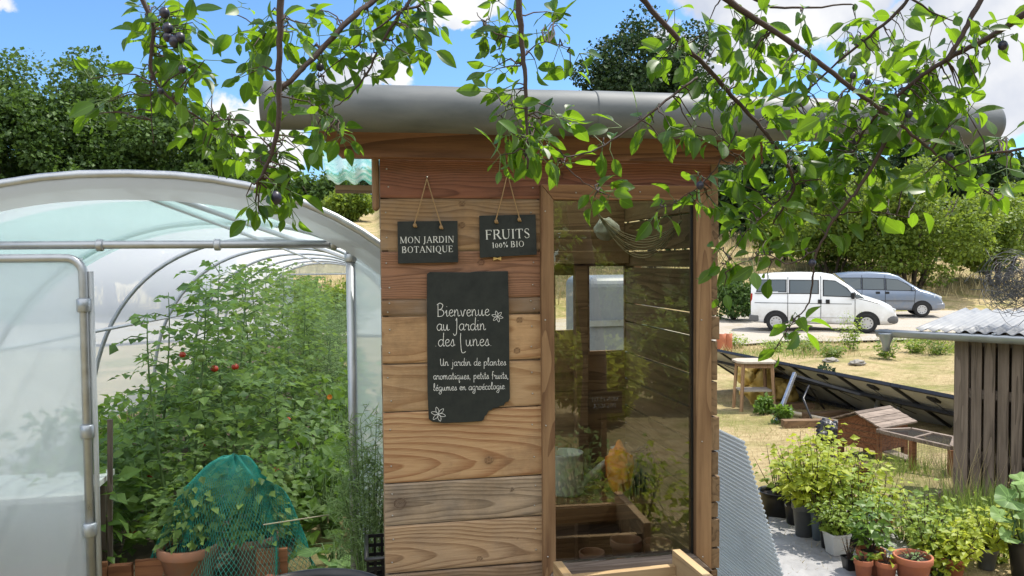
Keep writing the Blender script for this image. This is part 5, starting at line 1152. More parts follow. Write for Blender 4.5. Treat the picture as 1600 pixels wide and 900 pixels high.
for i, h, sp, ns, nl, lab, mt, ls in [(3, .42, .20, 12, 14, 'yellow-green currant bush rising from the big grey pot', 'leaf_currant', .062), (4, .50, .20, 14, 15, 'tall yellow-green currant over the bluish grey pot', 'leaf_currant', .06), (17, .62, .22, 14, 15, 'tallest yellow-green currant at the back of the pots', 'leaf_currant', .065),
                                       (16, .52, .20, 16, 15, 'dense bright green currant in the middle of the pots', 'leaf_currant', .06), (1, .50, .18, 12, 13, 'yellow-green currant at the left back, above the black pots', 'leaf_currant', .058), (0, .36, .16, 8, 8, 'sparse reddish young shrub in the wide black planter bag', 'leaf_mint', .045),
                                       (6, .22, .10, 26, 13, 'fine leaved savory in the white square pot', 'leaf_mint', .035), (15, .40, .17, 14, 14, 'leafy mint in the shaded black pot', 'leaf_mint', .05), (8, .34, .09, 9, 12, 'upright leafy sprig in the thick rimmed clay pot', 'leaf_low', .055),
                                       (9, .07, .03, 4, 4, 'tiny green shoot in the leftmost small clay pot', 'leaf_low', .04), (10, .10, .03, 4, 4, 'single seedling with two leaves in a small clay pot', 'leaf_currant', .045), (11, .05, .07, 14, 3, 'scattered small shoots in the wide clay bowl', 'leaf_dill', .02),
                                       (12, .28, .15, 14, 13, 'mint bush behind the wide clay bowl', 'leaf_mint', .045), (13, .36, .16, 14, 12, 'loose mint with reddish stems at the back right', 'leaf_mint', .045), (14, .30, .16, 14, 12, 'yellow leaved plant in the half hidden clay pot', 'leaf_currant', .05),
                                       (18, .24, .18, 16, 12, 'yellow-green bush around the grey pot at the right', 'leaf_currant', .05), (20, .22, .17, 16, 12, 'bright low plant over the bottom right clay pot', 'leaf_currant', .05), (5, .25, .10, 10, 10, 'small green herb in the little black pot', 'leaf_mint', .04)]:
    q, z = on(i); stems_plant('potted_plant', q, z, h, sp, ns, nl, lab, 'potted plant', pg, MAT[mt], ls)
q, z = on(7); stems_plant('potted_plant', q, z, .13, .05, 9, 8, 'dried brown seedling in the tiny black pot', 'potted plant', pg, MAT['leaf_dry'], .03, 'blade', low=.3)
q, z = on(14, .05, .1); stems_plant('potted_plant', q, z-.1, .72, .05, 3, 9, 'single tall sprig with round leaves standing above the pots', 'potted plant', pg, MAT['leaf_currant'], .05, low=.55)
q, z = on(2); stems_plant('potted_plant', q, z, .25, .10, 8, 9, 'small currant shoot in the black handled bucket', 'potted plant', pg, MAT['leaf_currant'], .045)
for i, (px, py, h, w, lab, mt) in enumerate([(1480, 868, .30, .40, 'wild yellow-green herb patch between the pots and the wooden frame', 'leaf_currant'), (1520, 850, .30, .42, 'wild mint patch near the shed foot', 'leaf_mint'), (1410, 850, .34, .36, 'leafy green herb between the clay pots and the tall sprig', 'leaf_mint'), (1560, 880, .30, .40, 'low yellow-green herb under the squash leaves', 'leaf_currant'), (1465, 900, .26, .36, 'bright low herb at the bottom edge beside the clay bowl', 'leaf_currant')]):
    p = G(px, py); stems_plant('herb_plant', (p.x, p.y), p.z, h, w/2, 14, 10, lab, 'herb', 'herbs between the pots', MAT[mt], .042, 'fold', 'green_stem')
for i, (px, py, n, sz, mt, lab) in enumerate([(1530, 830, 420, .30, 'grass_green', 'long green grass tuft at the shed foot, right'), (1480, 838, 320, .26, 'grass_green', 'long green grass tuft beside the wooden frame'), (1575, 850, 380, .30, 'grass_green', 'grass tuft under the squash leaves at the right edge'), (1478, 745, 160, .22, 'grass_green', 'green tuft at the shed corner'), (1390, 742, 220, .18, 'grass_green', 'green tuft beneath the hutch legs'), (1420, 735, 200, .16, 'grass_green', 'green tuft beside the hutch ramp'), (1500, 800, 90, .5, 'grass_dry', 'tall dry grass stalks in front of the shed slats'), (1540, 790, 80, .5, 'grass_dry', 'dry grass stalks right of the shed corner')]):
    p = G(px, py); m = MB(); s = .24 if mt == 'grass_green' else .16
    xy = rng.normal(size=(n, 2))*s*.5; P = np.stack([p.x+xy[:, 0], p.y+xy[:, 1], gh(p.x+xy[:, 0], p.y+xy[:, 1])], -1); d = np.stack([xy[:, 0]*1.2+rng.normal(size=n)*.25, xy[:, 1]*1.2+rng.normal(size=n)*.25, np.ones(n)], -1)
    leaves(m, P, d, rdir(n), sz*(.5+.7*rng.random(n)), 'blade', wid=.35 if mt == 'grass_green' else .12)
    tag(m.build('grass_tuft', MAT[mt], None, tuple(p)), lab, 'grass tuft', 'grass tufts by the shed')
# squash at the right edge
p, r, h = PT[19]; rt = thing('squash_plant', (p.x, p.y, p.z+h*.86), 'squash plant with big pale green leaves at the right edge', 'squash plant'); lb = MB(); sb = MB(); z0 = p.z+h*.86
for (px, py, sz, dx, up_) in [(1570, 782, .22, -1, .3), (1592, 770, .21, .4, .6), (1562, 808, .17, -.7, .5), (1590, 752, .15, .6, .8), (1598, 800, .2, .8, .4), (1575, 840, .15, -.6, .4), (1600, 850, .16, .2, .5)]:
    sz *= .64; q = atD(px, py, dist(p)-.05+rng.uniform(-.12, .12)); leaves(lb, [tuple(q-HRT*sz*.5*dx)], [tuple(HRT*dx+HFW*-.3+Vector((0, 0, .15)))], [tuple(Vector((0, 0, up_+.35))-HFW*.5)], [sz], 'round'); sb.tube([(p.x, p.y, z0), tuple((q+Vector((p.x, p.y, z0+.2)))/2), tuple(q-HRT*sz*.4*dx)], [.007, .006, .005], 6)
lb.build('foliage', MAT['leaf_squash'], rt); sb.build('stem', MAT['green_stem'], rt)
# cracked tub and wooden frame
p = G(1344, 768); D = dist(p); tubr = thing('clay_tub', p, 'large brown tub standing alone behind the potted plants', 'tub'); r = 15.5/FPX*D; hh = 42/FPX*D; b = MB(); b.lathe([(r*.85, 0), (r*.95, hh*.9), (r*1.08, hh*.9), (r*1.1, hh), (r*.98, hh), (r*.9, hh*.5), (0, hh*.45)], p, 28)
plain('brown_tub', (.16, .075, .045), .7, 0, .3, 10, .1); b.build('body', MAT['brown_tub'], tubr); b = MB(); b.lathe([(r*.93, hh*.62), (0, hh*.66)], p, 20); b.build('soil', MAT['soil'], tubr)
wb = thing('cold_frame', G(1470, 805), 'low open frame of grey boards on the ground by the shed', 'frame'); Q = [G(1440, 800), G(1482, 790), G(1512, 815), G(1470, 830)]
for a, c in zip(Q, Q[1:]+Q[:1]): b = MB(); b.beam(Vector(a)+Vector((0, 0, .05)), Vector(c)+Vector((0, 0, .05)), .018, .11); b.build('board', MAT['wood_grey_x'], wb)

# weeds along the bank in front of the track
for i, (px, py, h, w, lab) in enumerate([(1330, 548, 1.15, .8, 'tall pale green weed standing in front of the van front wheel'), (1262, 552, .5, .9, 'low green weed clump under the white van'), (1210, 552, .45, .9, 'green weed clump at the bank near the clay tubes'),
                                          (1385, 560, .6, .9, 'green weed clump on the bank beneath the gutter spout'), (1430, 552, .55, .8, 'yellowish weed just right of the gutter spout'), (1465, 556, .8, 1.1, 'bushy weed on the bank beside the slatted shed'), (1150, 545, .5, .8, 'small weed beside the clay tubes by the hut'), (1300, 560, .4, .8, 'low weed on the dark bank')]):
    p = G(px, py); stems_plant('weed_clump', (p.x, p.y), p.z, h, w*.5, 22, 12, lab, 'weed', 'weeds along the bank', MAT['leaf_hazel' if i % 2 else 'leaf_mint'], .085, stemmat='green_stem', low=.05)
# ------------------------------------------------------------------ slatted shed with tin roof
c0 = G(1489, 792); D0 = dist(c0); sdir = (HRT*.74-HFW*.67).normalized(); sn = Vector((sdir.y, -sdir.x, 0))          # sn: inwards? set so it points away from the camera
if sn.dot(HFW) < 0: sn = -sn
zev = atD(1490, 520, D0).z; shed = thing('slatted_shed', (c0.x, c0.y, c0.z), 'low grey slatted wooden shed at the right edge', 'shed'); SL = 1.9; zb = c0.z-.05
def sp_(a, b_, z): q = Vector((c0.x, c0.y, 0))+sdir*a+sn*b_; return Vector((q.x, q.y, z))
m = MB()
x = .0; i = 0
while x < SL:
    w = .062 if i else .085; o = rng.uniform(-.004, .004); m.beam(sp_(x+w/2, o, zb), sp_(x+w/2, o, zev-.02), w, .02, up=sn); x += w+.016; i += 1
m.build('slats', MAT['wood_grey'], shed, bevel=.002)
m = MB(); zr1, zr2 = atD(1500, 612, D0).z, atD(1500, 708, D0).z
for z in (zr1, zr2, zev-.05): m.beam(sp_(0, .035, z), sp_(SL, .035, z), .03, .06)
m.build('rails', MAT['wood_grey_x'], shed)
for a in (.03, SL-.03):
    for bb in (.07, 1.1): m = MB(); m.beam(sp_(a, bb, zb), sp_(a, bb, zev-.012+.05*bb), .06, .06, up=sn); m.build('post', MAT['wood_grey'], shed)
for sx_ in (.0, SL):
  m = MB(); x = .10
  while x < 1.1: m.beam(sp_(sx_, x, zb), sp_(sx_, x, zev+.03*x), .02, .085, up=sn); x += .115
  m.build('side_slats', MAT['wood_grey'], shed)
m = MB(); x = 2
while x < 1.1: m.beam(sp_(.0, x, zb), sp_(.0, x, zev+.06*x), .02, .085, up=sn); m.beam(sp_(SL, x, zb), sp_(SL, x, zev+.06*x), .02, .085, up=sn); x += .115
m = MB(); x = .05
while x < SL: m.beam(sp_(x, 1.14, zb), sp_(x, 1.14, zev+.03), .105, .02, up=sn); x += .109
m.build('rear_slats', MAT['wood_grey'], shed)
m = MB(); m.grid(lambda u, v: sp_(-.22+(SL+.5)*u, -.10+1.4*v, zev+.022+.07*v+.010*math.cos((SL+.5)*u*2*math.pi/.076)), 240, 4); m.build('roof_sheet', MAT['roof_tin'], shed, solid=.002)
gl0 = -.46; m = MB()
def gutf(u, v): a = math.pi*v; return sp_(gl0+(SL+.7)*u, -.13-.038*math.cos(a), zev+.012-.05*math.sin(a)-.0*u)
m.grid(gutf, 10, 12); gu = m.build('gutter', MAT['zinc'], shed, solid=.003)
m = MB(); q = sp_(gl0+.06, -.13, zev-.02); m.lathe([(.022, -.115), (.024, -.115), (.026, -.07), (.055, .0), (.058, .012), (.05, .012)], q, 18, close=False); m.build('outlet', MAT['zinc'], gu)
for a in (.25, .75, 1.3): m = MB(); m.beam(sp_(a, -.08, zev+.03), sp_(a, -.08, zev-.04), .02, .004); m.beam(sp_(a, -.13, zev+.018), sp_(a, .0, zev+.022), .02, .004); m.build('bracket', MAT['zinc'], gu)
wt = MB(); cw = atD(1588, 447, dist(sp_(.9, .5, zev))+.2)
for i in range(90):
    ax = Vector(rdir(1)[0]); ay = ax.orthogonal().normalized(); ax = ay.cross(ax).normalized(); r = rng.uniform(.09, .24); ph = random.random()*6; o = Vector(rng.normal(size=3)*.03); n = 16
    wt.tube([cw+o+ax*(r*math.cos(ph+t))+ay*(r*.8*math.sin(ph+t))+Vector((0, 0, .02*math.sin(3*t))) for t in np.linspace(0, random.uniform(3, 6), n)], .0016, 4, cap=False)
plain('wire', (.10, .10, .10), .5, .7, .2, 10, 0); tag(wt.build('wire_tangle', MAT['wire'], None, tuple(cw-Vector((0, 0, .2)))), 'tangled ball of grey wire on the tin roof of the shed', 'wire')
# ------------------------------------------------------------------ solar panels seen from behind
Lp0 = atD(1122, 548, 12.5); Rp0 = atD(1496, 622, 8.2); u = (Rp0-Lp0); step = u/5.0; ux = Vector((u.x, u.y, 0)).normalized(); wv_ = Vector((-ux.y, ux.x, 0)); wv_ = wv_ if wv_.dot(HRT) > 0 else -wv_
dn = (wv_*1.2+Vector((0, 0, -.74))); arr = thing('solar_array', tuple(GP(*((Lp0+Rp0)/2+wv_*.6).to_2d())), 'long tilted row of solar panels seen from behind, on the dry lawn', 'solar panels')
plain('panel_back', (.58, .58, .56), .5, 0, .15, 3, 0); plain('panel_frame', (.035, .036, .04), .4, .3, .2, 10, 0); plain('panel_face', (.01, .014, .03), .12, 0, .2, 10, 0); plain('aluminium', (.55, .56, .57), .35, .8, .1, 10, 0)
nrm = u.normalized().cross(dn.normalized()); nrm = nrm if nrm.z > 0 else -nrm
for i in range(-1, 6):
    a = Lp0+step*(i+.006); b_ = Lp0+step*(i+.994); m = MB(); F4 = [a, b_, b_+dn, a+dn]
    for s_, e_ in zip(F4, F4[1:]+F4[:1]): m.beam(s_, e_, .035, .04, up=nrm)
    pf = m.build('panel', MAT['panel_frame'], arr)
    m = MB(); m.add([tuple(v+nrm*.012) for v in F4], [(0, 1, 2, 3)]); m.build('cells', MAT['panel_face'], pf)
    m = MB(); m.add([tuple(v+nrm*.004) for v in F4], [(0, 1, 2, 3)]); m.build('backsheet', MAT['panel_back'], pf)
    c = (a+b_)/2+dn*.13-nrm*.008; m = MB(); m.beam(c-ux*.06, c+ux*.06, .10, .025, up=nrm); m.build('junction_box', MAT['panel_frame'], pf)
    m = MB(); m.tube([c-nrm*.02, c+dn*.2-nrm*.06+ux*.1, c+dn*.4-nrm*.03+ux*.2], .005, 5); m.build('cable', MAT['dark_plastic'], pf)
for f_ in (.30, .85): m = MB(); m.beam(Lp0-step+dn*f_-nrm*.045, Lp0+step*6+dn*f_-nrm*.045, .05, .045, up=nrm); m.build('rail', MAT['panel_frame'], arr)
for (x0, y0, x1, y1) in [(1217, 576, 1199, 632), (1242, 583, 1210, 661), (1376, 612, 1361, 665), (1410, 620, 1392, 672)]:
    g0 = G(x1, y1); k = ((Vector((g0.x, g0.y, 0))-Vector((Lp0.x, Lp0.y, 0))).dot(ux))/Vector((step.x, step.y, 0)).length
    tp = atD(x0, y0, dist(g0)+.55); m = MB(); m.beam(g0+Vector((0, 0, -.05)), tp, .045, .045, up=ux); m.build('support_leg', MAT['aluminium'], arr, bevel=.004)
    m = MB(); m.beam(tp+Vector((0, 0, -.03)), Lp0+step*(k+.35)+dn*.3-nrm*.06, .03, .03, up=ux); m.build('strut', MAT['panel_frame'], arr)
# ------------------------------------------------------------------ tall stool and yellow bag
g0 = G(1178, 641); D = dist(g0); zs = atD(1178, 562, D).z; st_ = thing('wooden_stool', g0, 'tall weathered wooden stool with a pale worn seat on the straw', 'stool'); s = 1/FPX*D
def lp(a, b_, z): q = g0+HRT*a*s+HFW*b_*s; return Vector((q.x, q.y, z))
m = MB(); poly = [(-30, -14), (-22, -24), (20, -26), (29, -16), (31, 12), (22, 24), (-20, 26), (-31, 14)]; V = [lp(a, b_, zs) for a, b_ in poly]+[lp(a, b_, zs-.03) for a, b_ in poly]
m.add(V, [tuple(range(8)), tuple(range(15, 7, -1))]+[(i, i+8, (i+1) % 8+8, (i+1) % 8) for i in range(8)]); plain('pale_wood', (.42, .36, .29), .85, 0, .3, 14, .3); m.build('seat', MAT['pale_wood'], st_, bevel=.004)
m = MB()
for a, b_ in (((-22, -18), (22, -18)), ((22, -18), (22, 18)), ((22, 18), (-22, 18)), ((-22, 18), (-22, -18))): m.beam(lp(*a, zs-.065), lp(*b_, zs-.065), .02, .06)
m.build('apron', MAT['wood_stool'], st_)
for a, b_ in ((-22, -18), (22, -18), (22, 18), (-22, 18)): m = MB(); m.beam(lp(a*1.18, b_*1.18, float(gh(*lp(a, b_, 0).to_2d()))-.01), lp(a, b_, zs-.035), .038, .038); m.build('leg', MAT['wood_stool'], st_, bevel=.003)
m = MB(); m.beam(lp(-24, 0, zs-.42), lp(24, 0, zs-.42), .30, .02); m.build('lower_shelf', MAT['pale_wood'], st_)
plain('yellow_sack', (.58, .42, .12), .6, 0, .25, 7, .3); g1 = G(1192, 633); g1.z = float(gh(g1.x, g1.y))
sk = thing('yellow_sack', g1, 'crumpled yellow sack lying behind the stool', 'sack')
soft('body', g1+Vector((0, 0, .26)), (.36, .20, .26), MAT['yellow_sack'], sk, 3, .5); soft('folded_flap', g1+HRT*-.22+Vector((0, 0, .48)), (.16, .16, .16), MAT['yellow_sack'], sk, 6, .5); soft('slumped_end', g1+HRT*.28+Vector((0, 0, .20)), (.22, .2, .22), MAT['yellow_sack'], sk, 9, .5)
# ------------------------------------------------------------------ hutch and its wire run
g2 = G(1374, 722); D = dist(g2); k = D/FPX; zt = atD(1366, 668, D).z; zb = atD(1366, 706, D).z; e1 = (HRT*-.52+HFW*.85).normalized(); e2 = (HRT*.85+HFW*.52).normalized(); Wg, Lg = .44, .44
hu = thing('rabbit_hutch', g2, 'small brown wooden hutch with a slatted pitched roof on legs', 'hutch')
def hq(a, b_, z): q = Vector((g2.x, g2.y, 0))+e1*a+e2*b_; return Vector((q.x, q.y, z))
rid = zt+.085; m = MB(); P8 = [hq(0, 0, zb), hq(Wg, 0, zb), hq(Wg, 0, zt), hq(Wg/2, 0, rid), hq(0, 0, zt)]; P8b = [hq(0, Lg, zb), hq(Wg, Lg, zb), hq(Wg, Lg, zt), hq(Wg/2, Lg, rid), hq(0, Lg, zt)]
m.add(P8+P8b, [(0, 1, 2, 3, 4), (9, 8, 7, 6, 5)]+[(i, i+5, (i+1) % 5+5, (i+1) % 5) for i in (0, 1, 4)]); m.build('box', MAT['wood_coop'], hu)
m = MB()
for z in np.linspace(zb+.06, zt-.01, 4): m.beam(hq(.0, -.0035, z), hq(Wg, -.0035, z), .006, .004)
m.build('board_joints', MAT['wood_dark'], hu)
for sgn in (0, 1):
    m = MB(); n_ = 7
    for i in range(n_):
        t0, t1 = i/n_, (i+.94)/n_; ov = .06
        def rp(t, b_): 
            h_ = Wg/2+ov; a = Wg/2+(-1 if sgn == 0 else 1)*h_*t; return hq(a, b_, rid+.02-(rid-zt)*(h_*t)/(Wg/2)+(.0 if i % 2 else .0035))
        q4 = [rp(t0, -.06), rp(t1, -.06), rp(t1, Lg+.06), rp(t0, Lg+.06)]; up_ = Vector((0, 0, .014)); m.add(q4+[v+up_ for v in q4], [(0, 1, 2, 3), (7, 6, 5, 4)]+[(i_, i_+4, (i_+1) % 4+4, (i_+1) % 4) for i_ in range(4)])
    m.build('roof', MAT['wood_grey_x'], hu)
for a, b_ in ((.02, .02), (Wg-.02, .02), (.02, Lg-.02), (Wg-.02, Lg-.02)): m = MB(); q = hq(a, b_, 0); m.beam((q.x, q.y, float(gh(q.x, q.y))-.03), (q.x, q.y, zb+.15), .045, .045); m.build('leg', MAT['wood_coop'], hu)
m = MB(); r0 = hq(.06, .12, zb); r1 = r0-e1*.28+e2*.1; m.beam(r0, (r1.x, r1.y, float(gh(r1.x, r1.y))+.01), .16, .015); m.build('ramp', MAT['wood_grey_x'], hu)
run = thing('wire_run', atZ(1487, 740, float(gh(*atZ(1440, 720, -.4).to_2d()))), 'low wire mesh run with a thin timber frame beside the hutch', 'pet run'); zrun = zt-.0
Q = [atZ(1371, 673, zrun), atZ(1424, 671, zrun), atZ(1492, 685, zrun), atZ(1487, 700, zrun)]
for a, c in zip(Q, Q[1:]+Q[:1]): m = MB(); m.beam(a, c, .035, .03); m.build('top_bar', MAT['wood_grey_x'], run)
m = MB(); m.beam(Q[0].lerp(Q[3], .5), Q[1].lerp(Q[2], .5), .025, .025); m.build('middle_bar', MAT['wood_grey_x'], run)
for t in ((Q[3], .0), (Q[2], 0), (Q[0].lerp(Q[3], .5), 0)):
    q = t[0]; m = MB(); m.beam((q.x, q.y, float(gh(q.x, q.y))-.03), (q.x, q.y, zrun-.016), .045, .045); m.build('post', MAT['wood_coop'], run)
m = MB()
for a_, b_, c_, d_ in ((Q[0], Q[1], Q[2], Q[3]), (Q[0]+Vector((0, 0, -.02)), Q[3]+Vector((0, 0, -.02)), Vector((Q[3].x, Q[3].y, gh(Q[3].x, Q[3].y))), Vector((Q[0].x, Q[0].y, gh(Q[0].x, Q[0].y)))), (Q[3]+Vector((0, 0, -.02)), Q[2]+Vector((0, 0, -.02)), Vector((Q[2].x, Q[2].y, gh(Q[2].x, Q[2].y))), Vector((Q[3].x, Q[3].y, gh(Q[3].x, Q[3].y))))):
    m.grid(lambda u_, v_: a_.lerp(b_, u_).lerp(d_.lerp(c_, u_), v_), 26, 16, smooth=False)
o = m.build('mesh', MAT['wire'], run); w = o.modifiers.new('wire', 'WIREFRAME'); w.thickness = .002; w.use_even_offset = False
# odds and ends on the ground
m = MB(); a, c = G(1243, 652), G(1312, 668); m.tube([a+Vector((-.1, .25, .05)), a+Vector((0, 0, .05)), a.lerp(c, .5)+Vector((0, 0, .055)), c+Vector((0, 0, .06))], .028, 12); plain('pvc', (.55, .47, .34), .5, 0, .15, 10, 0); tag(m.build('plastic_pipe', MAT['pvc'], None, tuple(a)), 'cream plastic pipe lying on the ground left of the hutch', 'pipe')
m = MB(); a = G(1270, 668); m.tube([a+Vector((.02, 0, .02)), a+Vector((.05, .3, .3)), a+Vector((.25, .5, .42)), a+Vector((.5, .55, .1))], .014, 8); tag(m.build('black_hose', MAT['dark_plastic'], None, tuple(a)), 'black hose arching over the cream pipe', 'hose')
q = G(1302, 694); soft('black_sack', q+Vector((0, 0, .11)), (.17, .14, .13), MAT['dark_plastic'], None, 5, .5, tuple(q)); tag(bpy.data.objects['black_sack'], 'shiny black plastic sack beside the hutch wall', 'sack')
for i, (px, py, lab) in enumerate([(1236, 640, 'dark wooden board lying under the solar panels near the stool'), (1262, 668, 'brown timber edging left of the cream pipe'), (1290, 655, 'flat brown plank behind the cream pipe')]):
    a = G(px, py); m = MB(); m.box(a+Vector((0, 0, .05)), (.62, .12, .09), -.35+.2*i); tag(m.build('timber_piece', MAT['wood_dark'], None, tuple(a), bevel=.004), lab, 'timber', 'timber scraps under the panels')
m = MB(); a = G(1275, 650); b_ = 400
for i in range(b_): 
    pass
for i, (px, w, lab) in enumerate([(1127, 15, 'upright clay roof tile at the lawn edge, close to the hut wall'), (1138, 11, 'upright clay roof tile at the lawn edge, right of another')]):
    a = G(px, 549); D = dist(a); r = w/2/FPX*D; hh = 29/FPX*D; m = MB()
    m.grid(lambda u_, v_: (a.x+r*math.cos(math.pi*(u_*1.1+.95)), a.y+r*math.sin(math.pi*(u_*1.1+.95)), a.z-.02+hh*v_), 12, 3); tag(m.build('clay_tile', MAT['terracotta'], None, tuple(a), solid=.02), lab, 'roof tile', 'clay tiles on the lawn')
for i, (px, py, h, w, lab) in enumerate([(1192, 648, .22, .3, 'small green weed at the stool foot'), (1220, 662, .2, .3, 'small green weed at the foot of a panel strut'), (1290, 612, .5, .5, 'dark weed under the solar panels')]):
    p = G(px, py); bush('weed_clump', px, p.y, 0, w, lab, MAT['leaf_low' if i < 2 else 'leaf_dark'], 'weed', 'weeds by the panels', 8, 60, .06, x=p.x, topz=p.z+h, kind='fold')
for i, (px, py, lab) in enumerate([(1297, 568, 'pale flat stone on the dark bank'), (1340, 572, 'small stone on the bank below the weed')]):
    q = G(px, py); plain('stone', (.27, .25, .22), .9, 0, .3, 20, .4) if i == 0 else None; soft('stone', q+Vector((0, 0, .06)), (.17, .12, .06), MAT['stone'], None, i+11, .5, tuple(q)); tag(bpy.data.objects['stone' if i == 0 else 'stone.001'], lab, 'stone', 'stones on the bank')

# pale tank behind the hut, seen through its rear window
ta, tb_ = atY(918, 470, 6.4), atY(1000, 470, 6.4); tz1 = atY(950, 432, 6.4).z; tk = thing('water_tank', ((ta.x+tb_.x)/2, 6.4, 0), 'pale grey plastic water tank behind the hut, seen through the rear window', 'tank'); g_ = float(gh(tb_.x, 6.4))
plain('tank', (.19, .21, .24), .35, 0, .1, 3, 0); m = MB(); m.box2(ta.x, tb_.x+.25, 6.4, 7.2, g_+.1, tz1); m.build('body', MAT['tank'], tk, bevel=.09, segs=5)
m = MB(); m.box2(ta.x-.02, tb_.x+.27, 6.38, 7.22, g_-.03, g_+.099); m.build('pallet', MAT['wood_grey_x'], tk); m = MB(); m.box2(ta.x+.01, tb_.x+.24, 6.375, 6.399, tz1-.42, tz1-.37); m.build('strap', MAT['zinc'], tk)
# ------------------------------------------------------------------ parked cars
def carpaint(name, c, metal=0.0):
    m, nt, out = newmat(name); P = N(nt, 'ShaderNodeTexCoord').outputs['Object']; no = N(nt, 'ShaderNodeTexNoise', {}, {'Vector': P, 'Scale': 3.0, 'Detail': 8.0, 'Roughness': .7})
    sz = N(nt, 'ShaderNodeSeparateXYZ', {}, {0: P}); low = N(nt, 'ShaderNodeMapRange', {}, {0: sz.outputs[2], 1: .25, 2: .95, 3: .75, 4: .10})
    dirt = MATH(nt, 'MULTIPLY', low.outputs[0], RAMP(nt, no.outputs[0], [(.35, (0,)*3), (.7, (1,)*3)]))
    cc = MIXC(nt, dirt, c, (.33, .28, .21)); b = N(nt, 'ShaderNodeBsdfPrincipled', {}, {'Base Color': cc, 'Roughness': .32, 'Metallic': metal, 'Coat Weight': .5, 'Coat Roughness': .1}); nt.links.new(b.outputs[0], out.inputs[0])
carpaint('paint_white', (.72, .73, .73)); carpaint('paint_silver', (.15, .195, .27), .3)
plain('tyre', (.018, .018, .018), .9, 0, .3, 30, .2); plain('bumper', (.10, .10, .10), .7, 0, .15, 20, .1); plain('rim', (.5, .5, .5), .4, .6, .1, 10, 0); plain('lamp_clear', (.6, .62, .62), .1, .2, .05, 5, 0); plain('lamp_red', (.35, .015, .012), .2, 0, .1, 5, 0); plain('under', (.012, .012, .012), .9, 0, .2, 10, 0); plain('seat_cloth', (.05, .055, .065), .9, 0, .3, 10, 0); plain('plate', (.7, .7, .68), .5, 0, .05, 5, 0)
